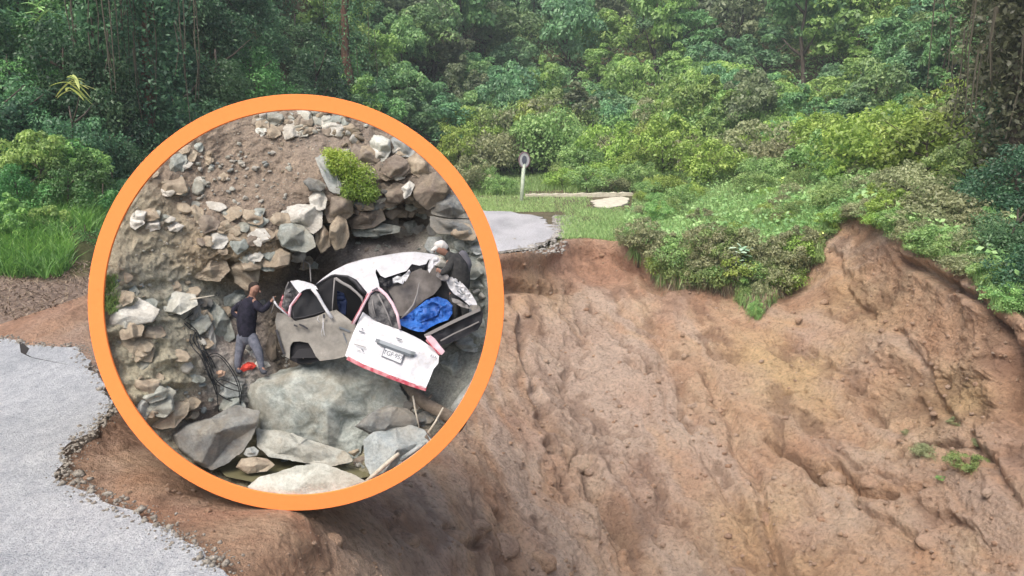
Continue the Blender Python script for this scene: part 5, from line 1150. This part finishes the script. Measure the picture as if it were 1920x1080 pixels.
t = NT("plate_white"); M['plate'] = t.surf((.62, .64, .66), .4)
t = NT("plate_letters"); M['letters'] = t.surf((.16, .17, .2), .5)

vt = empty("wrecked_van", hv(610, 672, .7), "crushed white van with torn roof and hanging tailgate resting on the central boulder", "van")
roofw = lambda x, y: .66+(540-y)*.0052-(x-590)*.0002
sidew = wplane((520, 600, .66), (660, 610, .50), (560, 670, .56))
tailw = wplane((668, 611, .44), (811, 652, .40), (740, 712, .24))
# shell behind everything: floor and far side of the body
panel("far_side", [(524,590),(545,545),(600,528),(650,505),(720,490),(800,486),(830,520),(880,560),(895,600),(820,640),(700,668),(560,672),(530,660)], lambda x, y: 1.0, .02, M['black'], vt, .01, 3, 3)
panel("floor", [(545,672),(700,668),(830,645),(900,600),(895,585),(700,640),(560,655)], lambda x, y: .60+(650-y)*.003, .02, M['black'], vt, 0, 1, 4)
roof = panel("roof", [(589,536),(606,521),(624,508),(650,495),(680,486),(712,480),(755,473),(778,472),(811,476),(822,479),(803,487),(799,495),(786,498),(772,495),(762,508),(749,512),(737,516),(722,521),(714,517),(705,504),(704,512),(709,526),(712,541),(690,553),(679,541),(668,528),(653,519),(624,517),(608,525)], roofw, .014, M['white'], vt, .006, 3, 5)
panel("roof_lip", [(712,519),(724,522),(737,517),(750,513),(756,520),(744,532),(724,540),(713,542),(708,528)], lambda x, y: .78, .01, M['bumper'], roof, .015, 2, 6)
panel("torn_sheet", [(736,522),(745,517),(752,519),(758,527),(755,533),(746,529),(737,531)], .68, .008, M['white'], roof, .03, 2, 7)
panel("torn_sheet", [(751,520),(760,513),(767,505),(770,510),(765,520),(760,528)], .69, .008, M['white'], roof, .03, 2, 8)
panel("torn_sheet", [(806,486),(821,481),(826,488),(814,499),(805,512),(802,505),(803,495)], .66, .008, M['white'], roof, .02, 2, 9)
panel("torn_edge", [(757,512),(772,496),(786,499),(800,495),(806,486),(802,505),(792,512),(776,512),(764,520)], .84, .01, M['black'], roof, .02, 2, 10)
# front end at left
fr = panel("windscreen_frame", [(544,527),(558,525),(572,528),(582,531),(591,535),(596,543),(585,541),(574,542),(567,545),(562,550),(554,541),(548,533)], lambda x, y: .56+(545-y)*.006, .014, M['white'], vt, .01, 2, 11)
panel("windscreen", [(541,530),(547,533),(562,550),(546,574),(538,586),(528,575),(533,548)], .66, .008, M['dglass'], vt, .02, 2, 12)
panel("dashboard", [(530,552),(546,574),(541,592),(522,575)], .72, .02, M['redtrim'], vt, .02, 1, 13)
rod("front_pillar", [(563,549,.545),(553,562,.56),(545,574,.57),(543,585,.575),(543,594,.58)], [1.8, 2.2, 3, 3.4, 3], M['pink'], vt)
rod("pillar_trim", [(565,550,.53),(555,564,.535),(548,573,.54)], [.9, .9, .9], M['redtrim'], vt)
rod("bonnet_edge", [(514,565,.55),(520,574,.56),(530,583,.57),(542,593,.58)], [2.4, 2, 1.8, 1.4], M['white'], vt)
rod("bent_strip", [(512,556,.56),(515,566,.56),(512,576,.57),(508,588,.58)], [1.4, 1.2, 1, .8], M['gtrim'], vt)
rod("bent_strip", [(541,529,.55),(536,540,.6),(534,556,.62),(533,572,.62)], [1.4, 1.2, 1.4, 1], M['gtrim'], vt)
rod("middle_pillar", [(586,541,.55),(596,554,.535),(604,568,.53),(613,583,.52),(623,597,.505)], [4.4, 3.8, 3.2, 3.6, 3.6], M['white'], vt, 8)
rod("window_post", [(627.5,521,.60),(625.5,545,.57),(624,565,.55),(623,582,.54)], [1.7, 1.5, 1.2, 1], M['gtrim'], vt)
rod("rear_pillar", [(629,522,.60),(641,530,.59),(656,538,.57),(669,549,.55),(678,558,.54),(681,568,.53)], [3.4, 3.2, 3.2, 2.6, 2.8, 1.8], M['gtrim'], vt, 8)
rod("roof_rail", [(590,537,.62),(606,526,.63),(622,517,.64),(628,516,.64),(652,519,.66),(666,528,.64),(676,541,.62),(688,553,.6)], [2.2, 2.2, 2.4, 2.4, 3, 5, 5.5, 3.5], M['bumper'], vt, 8)
panel("side_window", [(563,553),(574,546),(586,544),(598,561),(612,583),(590,590),(553,598),(548,590),(549,576)], lambda x, y: sidew(x, y)+.035, .006, M['glass'], vt, .004, 2, 14)
rod("window_seal", [(549,578,.585),(551,597,.575),(572,594,.56),(592,589,.545),(611,582,.53)], 1.3, M['bumper'], vt)
panel("side_window", [(592,546),(606,532),(624,519),(623,580),(614,582),(603,563)], lambda x, y: sidew(x, y)+.09, .006, M['black'], vt, .004, 2, 15)
panel("seat", [(632,545),(644,550),(650,565),(648,590),(638,588),(632,570)], .78, .03, M['seatblue'], vt, .02, 2, 16)
panel("grey_seat", [(562,575),(572,560),(582,562),(580,580),(566,590)], .70, .03, M['lining'], vt, .02, 2, 17)
# muddy flank with wheel arch
side = panel("body_side", [(519,586),(532,588),(543,593),(552,602),(572,598),(591,594),(603,589),(612,585),(630,581),(648,594),(667,609),(664,625),(652,648),(648,668),(630,673),(614,675),(600,677),(592,668),(585,654),(578,643),(562,640),(549,641),(544,650),(543,673),(534,668),(526,646),(519,624),(516,603)], sidew, .018, M['mud'], vt, .007, 3, 18, lambda x, y: -.02*math.exp(-((y-606)/9)**2))
panel("wheel_arch", [(544,642),(549,639),(564,638),(580,641),(588,655),(600,677),(580,681),(556,680),(543,675)], lambda x, y: sidew(x, y)+.05, .03, M['black'], vt, 0, 1, 19)
whl = rod("wheel", [(568,669,.62),(570,668,.74)], [17, 17], M['bumper'], vt, 20); rod("wheel_hub", [(570,668,.60),(570.5,668,.64)], [5, 5], M['chrome'], whl, 12)
bar("bumper_strip", [(518,618,.62),(523,634,.61),(527,648,.60),(533,664,.59)], 4.5, .02, M['bumper'], vt)
bar("door_handle", [(551,609.5,.565),(558,612,.563)], 3, .015, M['bumper'], side)
bar("door_handle", [(561,608,.56),(569,611.5,.555),(577,616.5,.55)], 3.2, .015, M['bumper'], side)
bar("vent_slot", [(636,614,.505),(645,617,.50),(656,622,.49)], 3.4, .012, M['greybar'], side)
bar("vent_slot", [(643,624,.49),(648,636,.49),(652,646,.485)], 2.4, .01, M['greybar'], side)
rod("dangling_cord", [(597,593,.53),(595,599,.52),(599,604,.52)], .6, M['white'], vt, 5)
rod("dangling_cord", [(606,594,.525),(605.5,610,.515),(603,622,.51),(604,631,.51)], .7, M['white'], vt, 5)
rod("dangling_cord", [(606,600,.52),(606.5,616,.515),(608,628,.51),(610,630,.51)], .6, M['white'], vt, 5)
bar("window_latch", [(607,589,.515),(608,597,.51)], 4, .012, M['bumper'], side)
# hanging tailgate
tg = panel("tailgate", [(647,667),(655,642),(662,625),(668,611),(674,597),(680,585),(690,592),(704,601),(718,608),(733,613),(748,618),(762,624),(775,630),(788,637),(800,645),(812,653),(823,668),(822,681),(813,692),(806,710),(798,728),(780,722),(760,715),(737,707),(710,697),(680,684),(655,674)], tailw, .022, M['white'], vt, .009, 4, 20,
    lambda x, y: .035*math.exp(-((x-812)/14)**2-((y-688)/7)**2)-.02*math.exp(-((y-(640+.36*(x-700)))/14)**2)*(x < 790))
bar("tail_trim", [(651,671,.31),(680,686,.29),(712,699,.27),(740,710,.26),(770,721,.25),(799,730,.24)], 7, .03, M['redtrim'], tg)
bar("grab_bar", [(704,637.5,.385),(712,640,.345),(742,651,.325),(770,661,.31),(779,663,.315)], 6.5, .03, M['chrome'], tg)
bar("bar_painted_shade", [(705,641.5,.39),(713,645,.345),(742,656,.325),(770,666.5,.31),(776,667,.32)], 5, .024, M['greybar'], tg)  # dark strip below the grab bar, its shade put into the colour
def tw(x, y, off=.02): return tailw(x, y)-off-.02*math.exp(-((y-(640+.36*(x-700)))/14)**2)
pl = [(723,652),(757,664.5),(751,681),(717,667)]
def plate_box(poly, off, dep, name, mat, parent):
    V = [hv(x, y, tw(x, y, off)) for x, y in poly]+[hv(x, y, tw(x, y, off)+dep) for x, y in poly]
    n = len(poly); Fc = [tuple(range(n)), tuple(range(2*n-1, n-1, -1))]+[(i, i+n, (i+1) % n+n, (i+1) % n) for i in range(n)]
    return put(name, localise(pmesh(name, V, Fc), root_of(parent)), mat, parent)
plate_box([(721.5,650.5),(758.5,664),(752,683),(715,668.5)], .012, .006, "plate_frame", M['letters'], tg)
plate_box([(723,652),(757,664.5),(751,681),(717,667)], .0165, .006, "licence_plate", M['plate'], tg)
def text_on(s, org, ux, uy, hgt, off, mat, parent, name="lettering"):
    cu = bpy.data.curves.new(name, 'FONT'); cu.body = s; cu.size = 1; cu.align_x = 'CENTER'; cu.align_y = 'CENTER'; cu.extrude = .02
    ob = bpy.data.objects.new(name, cu); me = bpy.data.meshes.new_from_object(ob); bpy.data.objects.remove(ob); bpy.data.curves.remove(cu)
    for v in me.vertices:
        x, y, z = v.co; px = org[0]+(ux[0]*x+uy[0]*y)*hgt; py = org[1]+(ux[1]*x+uy[1]*y)*hgt; v.co = hv(px, py, tw(px, py, off)-z*.05)
    me.update(); return put(name, localise(me, root_of(parent)), mat, parent)
ux = (.93, .345); uy = (.33, -.94)
text_on("TGF·957", (737, 666), (ux[0]*.88, ux[1]*.88), uy, 12.5, .020, M['letters'], tg)
for (pa, h_) in [([(673,620.5),(684,624.5)], 2), ([(678,616),(680.5,617)], 2.4), ([(743,633.5),(754,637.5)], 1.6), ([(746,637.5),(752,639.5)], 1.3), ([(664,645),(672,647.5),(686,651.5)], 1.3), ([(668,655),(676,658)], 1), ([(678,654),(682,660)], 1.6)]:
    bar("badge", [(x, y, tw(x, y, .024 if h_ > 1.35 else .022)) for x, y in pa], h_, .006, M['letters'] if h_ > 1.35 else M['gtrim'], tg)
text_on("KIA", (813, 668.5), ux, uy, 8.5, .016, M['letters'], tg, "badge")
panel("tail_lamp", [(798,631),(807,629),(815,635),(824,647),(834,659),(828,666),(822,662),(812,651),(803,641)], .40, .03, M['pink'], tg, .008, 1, 22)
bar("lamp_strip", [(799,637,.37),(810,650,.37),(825,665,.37)], 3.2, .02, M['redtrim'], tg)
frm = rod("tailgate_frame", [(662,608,.43),(672,590,.44),(684,566,.46),(693,549,.48),(702,542,.49),(712,543,.49),(724,553,.485),(736,570,.47),(745,590,.45),(750,617,.43)], [2.6, 2.8, 3, 4.2, 4.6, 4.2, 3.6, 3.4, 3.4, 2.6], M['pink'], tg, 8)
rod("frame_strip", [(659,607,.42),(676,576,.44),(690,550,.46)], [1, 1, 1], M['redtrim'], frm)
rod("frame_strip", [(697,545,.45),(708,540,.46)], [1.5, 2], M['greybar'], frm)
panel("tailgate_glass", [(690,565),(696,554),(704,548),(714,550),(727,563),(738,580),(744,600),(747,617),(733,613),(718,607),(704,600),(692,591)], lambda x, y: .47, .008, M['dglass'], tg, .004, 2, 23)
rod("wiper", [(708,552,.455),(718,570,.45),(728,592,.44),(735,611,.43)], [1.8, 2, 1.8, 1.4], M['gtrim'], tg)
rod("wiper", [(698,562,.455),(700,578,.45),(705,594,.44)], [1, 1.2, 1], M['gtrim'], tg)
# open load bay on the right
panel("lining_panel", [(722,528),(742,532),(758,524),(772,510),(786,504),(802,500),(816,500),(824,512),(828,534),(814,552),(796,562),(780,576),(762,594),(745,592),(738,566),(728,548)], lambda x, y: .80+(540-y)*.001, .02, M['lining'], vt, .012, 3, 24)
panel("lining_panel", [(706,540),(722,536),(736,560),(744,596),(736,580),(722,556)], .74, .02, M['black'], vt, .01, 2, 25)
rod("trim_strip", [(786,530,.78),(782,552,.74),(775,572,.70),(764,586,.66),(752,597,.62)], [.8, 1.6, 2.4, 3.2, 1.6], M['gtrim'], vt, 6)
panel("load_bay_wall", [(812,512),(826,512),(836,530),(852,556),(858,576),(846,572),(820,556),(806,546)], .90, .02, M['bumper'], vt, .01, 2, 26)
wp_ = panel("rear_wing", [(836,526),(846,517),(856,523),(866,530),(876,541),(885,553),(893,566),(896,577),(886,579),(877,570),(864,559),(851,551),(842,540)], lambda x, y: .66-(x-840)*.001, .014, M['white'], vt, .02, 3, 27)
for q in [[(852,528),(858,532)], [(853,536),(860,538)], [(862,541),(867,549)], [(857,545),(866,552),(872,551)]]: bar("badge", [(x, y, .60-(x-840)*.001) for x, y in q], 2.2, .008, M['greybar'], wp_)
panel("crumpled_corner", [(818,508),(824,503),(834,510),(842,518),(838,528),(828,526),(818,518)], .64, .012, M['gtrim'], vt, .035, 3, 28)
panel("torn_trim", [(846,558),(860,562),(876,572),(884,580),(866,576),(848,566)], .60, .012, M['gtrim'], vt, .03, 2, 29)
panel("torn_trim", [(880,572),(896,572),(903,580),(894,586),(884,582)], .56, .012, M['mud'], vt, .03, 2, 30)
panel("rear_bumper", [(800,634),(820,622),(850,605),(880,590),(900,580),(906,586),(904,604),(896,618),(870,632),(845,643),(828,648),(812,646)], lambda x, y: .50+(x-800)*.0006, .05, M['bumper'], vt, .012, 3, 31)
bar("bumper_top", [(796,630,.50),(820,618,.50),(850,603,.51),(878,590,.53),(900,580,.54)], 6, .05, M['gtrim'], vt)
bar("bumper_crease", [(826,639,.47),(850,626,.49),(880,612,.52),(898,603,.53)], 2.4, .03, M['gtrim'], vt)
tp = empty("blue_tarpaulin", hv(800, 612, .66), "crumpled bright blue tarpaulin lying in the van's open load bay", "tarpaulin")
panel("sheet", [(744,606),(752,598),(764,590),(776,580),(790,570),(800,562),(820,556),(838,562),(848,572),(848,588),(840,600),(822,606),(806,614),(796,622),(784,622),(770,618),(756,612)], lambda x, y: .60+(600-y)*.004, .02, M['blue'], tp, .045, 4, 32)
panel("fold", [(776,586),(790,574),(812,566),(826,572),(822,590),(804,598),(788,604),(780,598)], .60, .02, M['blue'], tp, .03, 3, 33)

# ------------------------------------------------------------------ people
def skin(name, joints, edges, radii, mat, parent, sub=2, root_i=0):
    me = bpy.data.meshes.new(name); me.from_pydata([hv(*j) for j in joints], edges, []); ob = bpy.data.objects.new(name, me); COL.objects.link(ob)
    ob.modifiers.new("s", 'SKIN'); sub_ = ob.modifiers.new("u", 'SUBSURF'); sub_.levels = sub
    for i, d in enumerate(me.skin_vertices[0].data):
        r_ = radii[i]; d.radius = (r_[0]*PXM, r_[1]*PXM) if hasattr(r_, '__len__') else (r_*PXM, r_*PXM); d.use_root = (i == root_i)
    dg = bpy.context.evaluated_depsgraph_get(); dg.update(); m2 = bpy.data.meshes.new_from_object(ob.evaluated_get(dg)); bpy.data.objects.remove(ob)
    m2.name = name
    for p in m2.polygons: p.use_smooth = True
    m2.materials.clear(); return put(name, localise(m2, root_of(parent)), mat, parent)
t = NT("skin_tone"); M['skin'] = t.surf((.32, .18, .13), .6)
t = NT("navy_jacket"); n = t.noise(25, 4, .6, t.geo()); M['navy'] = t.surf(t.ramp(n, [(.35, (.010, .010, .018)), (.65, (.028, .027, .045))]), .9, t.bump(n, .4, .01))
t = NT("grey_trousers"); n = t.noise(25, 4, .6, t.geo()); M['trous'] = t.surf(t.ramp(n, [(.35, (.10, .11, .14)), (.65, (.18, .19, .23))]), .9, t.bump(n, .4, .01))
t = NT("dark_hair"); M['hair'] = t.surf((.03, .022, .018), .8)
t = NT("boot_rubber"); M['boot'] = t.surf((.06, .065, .08), .6)
t = NT("white_cap_cloth"); M['cap'] = t.surf((.70, .68, .64), .8)
t = NT("dark_olive_clothes"); n = t.noise(25, 4, .6, t.geo()); M['olive'] = t.surf(t.ramp(n, [(.35, (.028, .028, .03)), (.65, (.06, .06, .058))]), .9, t.bump(n, .4, .01))
t = NT("grey_jacket"); M['gjack'] = t.surf((.14, .14, .16), .9)
def rtube(pts, rad, n=12, cap=True):
    P_ = [hv(*p) for p in pts]; R_ = [q*PXM for q in rad]; Q = []; S = []; m = len(P_)
    for a in range(m-1):
        p0, p1, p2_, p3 = P_[max(a-1, 0)], P_[a], P_[a+1], P_[min(a+2, m-1)]
        for f in (0, .25, .5, .75):
            Q.append(.5*((2*p1)+(p2_-p0)*f+(2*p0-5*p1+4*p2_-p3)*f*f+(-p0+3*p1-3*p2_+p3)*f**3)); g = f*f*(3-2*f); S.append(R_[a]*(1-g)+R_[a+1]*g)
    Q.append(P_[-1]); S.append(R_[-1])
    if cap:
        for end in (0, 1):
            d = (Q[0]-Q[1]).normalized() if end == 0 else (Q[-1]-Q[-2]).normalized(); b = Q[0] if end == 0 else Q[-1]; r0 = S[0] if end == 0 else S[-1]
            ex = [(b+d*r0*math.sin(t), r0*max(.04, math.cos(t))) for t in (.45, .9, 1.25, 1.55)]
            if end == 0: Q = [e[0] for e in reversed(ex)]+Q; S = [e[1] for e in reversed(ex)]+S
            else: Q += [e[0] for e in ex]; S += [e[1] for e in ex]
    return tube(Q, S, n)
def cloth(name, tubes, mat, parent, wr=.0):
    V, Fc = join([rtube(*t_) for t_ in tubes]); me = pmesh(name, V, Fc, True)
    if wr:
        for v in me.vertices: q = np.array(v.co[:])*38; v.co += Vector((float(vn(q)), float(vn(q+9)), float(vn(q+5))))*wr
    return put(name, localise(me, root_of(parent)), mat, parent)
pw = .62
man = empty("person", hv(465, 697, pw), "person in a navy jacket and grey trousers bending towards the van's front", "person")
J = [(463,626,pw),(463,606,pw),(464,584,pw-.01),(470,564,pw-.02),(473,555,pw-.02),(476,548,pw-.03),(478,541,pw-.03),          # 0..6 spine, neck, head
     (454,632,pw),(449,655,pw+.01),(444,688,pw),(449,696,pw-.04),                                                               # 7..10 left leg
     (472,632,pw-.02),(484,656,pw-.05),(490,688,pw-.04),(496,697,pw-.08),                                                       # 11..14 right leg
     (454,568,pw+.02),(438,582,pw+.04),(452,596,pw-.02),(457,600,pw-.05),                                                       # 15..18 left arm
     (482,570,pw-.04),(494,582,pw-.06),(508,566,pw-.05),(513,559,pw-.05)]                                                       # 19..22 right arm
E_ = [(0,1),(1,2),(2,3),(3,4),(4,5),(5,6),(0,7),(7,8),(8,9),(9,10),(0,11),(11,12),(12,13),(13,14),(3,15),(15,16),(16,17),(17,18),(3,19),(19,20),(20,21),(21,22)]
Rr = [13, 15, 15, 11, 5, 8.6, 9.6, 8, 6.2, 4, 3.6, 8, 6.2, 4, 3.6, 6, 4.6, 3.2, 2.6, 6, 4.4, 3, 2.4]
body = skin("body", J, E_, Rr, M['skin'], man)
def fingers(base, dirn, parent, spread=(1, 0, 0)):
    b = hv(*base); d = Vector(dirn).normalized(); s = Vector(spread)
    parts = []
    for i, (l, of) in enumerate([(4.6, -1.5), (5.4, -.5), (5.0, .5), (4.2, 1.5)]):
        a = b+s*of*1.05*PXM; m_ = a+d*l*.55*PXM; e_ = m_+(d+Vector((0, .5, -.55))).normalized()*l*.5*PXM; parts.append(tube([a, m_, e_], [1.0*PXM, .9*PXM, .6*PXM], 6))
    a = b-s*1.8*PXM; parts.append(tube([a, a+(d*.6-s*.9)*2.6*PXM, a+(d*1.3-s*.8)*3.2*PXM], [1.1*PXM, 1.*PXM, .7*PXM], 6))
    V, Fc = join(parts); return put("fingers", localise(pmesh("fingers", V, Fc, True), root_of(parent)), M['skin'], parent)
fingers((513.5, 558, pw-.05), (.7, .1, .6), body, (.5, 0, .6)); fingers((458, 601, pw-.055), (.8, -.2, -.5), body, (0, .3, .9))
cloth("jacket", [([(463,624,pw),(462,606,pw),(464,586,pw-.01),(468,570,pw-.02),(472,561,pw-.02)], [18, 19, 20, 17, 9]), ([(456,570,pw+.01),(444,577,pw+.03),(439,587,pw+.03),(449,595,pw-.01)], [9.5, 8, 6.5, 5]), ([(480,571,pw-.03),(491,580,pw-.05),(499,576,pw-.05),(506,568,pw-.05)], [9.5, 7.5, 6, 4.8])], M['navy'], man, .004)
cloth("trousers", [([(462,622,pw),(463,632,pw)], [17, 16]), ([(455,632,pw),(450,654,pw+.01),(446,676,pw),(445,687,pw)], [12, 9.5, 7, 6.5]), ([(471,632,pw-.01),(483,656,pw-.04),(488,676,pw-.04),(490,687,pw-.04)], [12, 9.5, 7, 6.5])], M['trous'], man, .004)
for (a, b) in (((445,689,pw), (450,697,pw-.05)), ((490,690,pw-.04), (497,698,pw-.1))): cloth("boot", [([a, ((a[0]+b[0])/2, b[1]-1, (a[2]+b[2])/2), b], [5.4, 5.6, 4])], M['boot'], man)
cloth("head", [([(472,556,pw-.02),(475,549,pw-.03),(478,543,pw-.035),(480,540,pw-.04)], [5, 7.5, 9, 7.5])], M['skin'], man)
cloth("hair", [([(471,546,pw-.01),(474,537,pw-.015),(479,535,pw-.03)], [6, 8.6, 7.5])], M['hair'], man)
cloth("ear", [([(474,548,pw-.085),(474.5,545,pw-.087)], [1.6, 1.6])], M['skin'], man); cloth("nose", [([(487,546,pw-.05),(488.5,548,pw-.05)], [1.5, 1.2])], M['skin'], man)
# second person behind the roof
qw = .76
m2 = empty("person", hv(858, 590, qw), "person in a white cap and dark clothes bending behind the van's torn roof", "person")
b2 = cloth("body", [([(858,548,qw),(857,524,qw),(853,502,qw-.01),(846,486,qw-.02),(838,477,qw-.03),(830,470,qw-.04),(824,467,qw-.05)], [13, 14, 15, 11, 7, 9.5, 9]), ([(850,552,qw),(852,576,qw),(852,600,qw)], [9, 7, 4.5]), ([(868,552,qw),(872,576,qw),(874,601,qw)], [9, 7, 4.5]),
    ([(842,492,qw-.08),(836,506,qw-.12),(827,510,qw-.14),(821,505,qw-.15)], [6, 5, 3.6, 3])], M['skin'], m2)
fingers((821.5, 504.5, qw-.15), (-.8, -.2, -.3), b2, (0, .2, .9))
cloth("jacket", [([(861,550,qw),(861,528,qw-.01),(858,506,qw-.02),(851,490,qw-.03),(843,481,qw-.04)], [19, 23, 24, 20, 11]), ([(848,489,qw-.07),(840,504,qw-.12),(830,511,qw-.14)], [10, 8, 5.5]), ([(862,492,qw+.02),(874,512,qw),(866,530,qw-.07)], [10, 8, 6])], M['olive'], m2, .005)
cloth("trousers", [([(860,546,qw),(860,556,qw)], [17, 16]), ([(851,556,qw),(852,578,qw),(852,596,qw)], [11, 9, 7]), ([(869,556,qw),(872,578,qw),(874,598,qw)], [11, 9, 7])], M['olive'], m2, .004)
cloth("boot", [([(852,600,qw),(847,605,qw-.04)], [5.5, 4.5])], M['boot'], m2); cloth("boot", [([(874,602,qw),(869,607,qw-.04)], [5.5, 4.5])], M['boot'], m2)
cloth("hair", [([(836,470,qw-.02),(833,464,qw-.02)], [8.5, 8.5])], M['hair'], m2)
cloth("cap", [([(832,463,qw-.035),(827,460,qw-.045),(822,460,qw-.055)], [9.5, 11, 9])], M['cap'], m2); cloth("cap_brim", [([(818,465,qw-.07),(811,469,qw-.08)], [5, 3.2])], M['cap'], m2)
cloth("nose", [([(815,471,qw-.06),(814,473,qw-.06)], [1.5, 1.3])], M['skin'], m2)
cloth("backpack", [([(868,478,qw+.03),(873,494,qw+.04),(874,506,qw+.04)], [10, 13, 10])], M['gjack'], m2, .004)

# ------------------------------------------------------------------ cables, sticks, log, cloth
t = NT("black_cable"); M['cable'] = t.surf((.022, .024, .026), .6)
t = NT("bleached_wood"); n = t.noise(20, 3, .6, t.geo()); M['wood'] = t.surf(t.ramp(n, [(.3, (.42, .38, .30)), (.7, (.62, .58, .48))]), .8)
t = NT("wet_log"); n = t.noise(14, 5, .7, t.geo()); M['log'] = t.surf(t.ramp(n, [(.3, (.10, .08, .06)), (.7, (.24, .195, .15))]), .8, t.bump(n, .7, .02))
cb_ = empty("cable_tangle", hv(400, 700, .45), "tangle of bent black cables hanging down the rocks left of the man", "cables")
rc = random.Random(4)
def cw_(x, y): return min(bank(x, y)-.03, .52)
CB = [[(346,606),(356,616),(366,622),(370,640),(378,660),(388,680),(396,700),(402,722)], [(348,603),(360,612),(368,620),(376,634),(382,652),(392,668),(398,690)], [(358,626),(356,640),(364,655),(376,668),(386,690),(392,706)],
      [(366,622),(362,636),(370,650),(382,664),(390,684),(398,704),(406,728),(408,752),(410,772)], [(368,622),(378,640),(386,660),(396,672),(404,690)], [(388,668),(404,662),(420,672),(434,690),(446,712),(452,736),(451,758)],
      [(392,670),(410,668),(428,688),(440,708),(448,730),(450,756)], [(398,706),(416,722),(434,730),(450,734)], [(408,738),(424,748),(440,754)], [(404,722),(412,712),(428,716),(446,724)], [(388,700),(398,716),(406,740)], [(372,648),(382,672),(390,696),(400,716),(412,724)],
      [(380,644),(384,664),(394,684),(402,700)], [(376,656),(390,664),(392,682),(384,694)], [(345,600),(352,594),(362,588)]]
for i, pts in enumerate(CB):
    # smooth the path
    P_ = [Vector((x, y, 0)) for x, y in pts]; Q_ = []
    for a in range(len(P_)-1):
        p0, p1, p2_, p3 = P_[max(a-1, 0)], P_[a], P_[a+1], P_[min(a+2, len(P_)-1)]
        for f in (0, .33, .66): Q_.append(.5*((2*p1)+(-p0+p2_)*f+(2*p0-5*p1+4*p2_-p3)*f*f+(-p0+3*p1-3*p2_+p3)*f**3))
    Q_.append(P_[-1]); o_ = rc.uniform(0, .05)
    rod("cable", [(q.x, q.y, cw_(q.x, q.y)-o_) for q in Q_], 1.15, M['cable'], cb_, 6)
def stick(pts, rad, mat, name, label, cat):
    e = empty(name, hv(*pts[0]), label, cat); rod("shaft", pts, rad, mat, e, 8)
    a = pts[len(pts)//2]; b = pts[-1]; rod("twig_stub", [a, (a[0]+rad[0]*1.4, a[1]-rad[0]*1.6, a[2]-.01)], [rad[0]*.45, rad[0]*.25], mat, e, 5)
stick([(688,903,.08),(704,888,.07),(722,872,.06),(748,850,.06)], [4.6, 4.2, 4.4, 3.4], M['wood'], "stick", "bleached stick leaning on the pale green-grey boulder at lower right", "stick")
stick([(752,862,.10),(775,846,.09),(798,830,.09)], [5, 4.6, 4], M['rk_blue'], "stick", "thick grey branch along the hoop's lower right edge", "stick")
stick([(774,742,.40),(779,770,.38),(786,802,.36)], [1.8, 1.8, 1.5], M['wood'], "stick", "thin upright stick below the tailgate's lower corner", "stick")
stick([(803,812,.28),(816,792,.30),(831,764,.33)], [2.6, 2.2, 1.5], M['wood'], "stick", "slanting thin stick in front of the wet log", "stick")
stick([(356,562,.42),(378,558,.40),(402,554,.42)], [1.6, 1.4, 1.1], M['wood'], "stick", "short pale stick pointing right above the cables", "stick")
stick([(568,505,1.0),(570,488,1.02),(581,496,.98),(583,528,.8)], [1.3, 1.3, 1.4, 1.2], M['gtrim'], "broken_pole", "thin bent grey pole standing behind the van's front", "pole")
stick([(760,716,.62),(778,738,.55),(796,756,.48),(826,772,.42),(868,800,.36)], [10, 12, 13, 13, 14], M['log'], "fallen_log", "brown wet log wedged under the tailgate's right corner", "log")
for (nm, poly, w, colr, lab, ct, sd_) in [("red_cloth", [(450,692),(455,684),(464,679),(474,680),(480,686),(474,692),(464,694),(456,697)], .57, (.60, .07, .05), "crumpled red cloth lying on the ground between the man's feet", "cloth", 41),
      ("orange_bag", [(398,704),(404,697),(412,694),(422,697),(420,704),(410,708)], .49, (.48, .33, .24), "faded orange bag lying under the black cables", "bag", 42)]:
    tm = NT(nm); M[nm] = tm.surf(colr, .8); e = empty(nm, hv(*poly[0], w), lab, ct)
    panel("fabric", poly, w, .02, M[nm], e, .035, 3, sd_); panel("fold", [(x*.5+sum(p[0] for p in poly)/len(poly)*.5, y*.5+sum(p[1] for p in poly)/len(poly)*.5-1.5) for x, y in poly], w-.02, .015, M[nm], e, .03, 2, sd_+1)
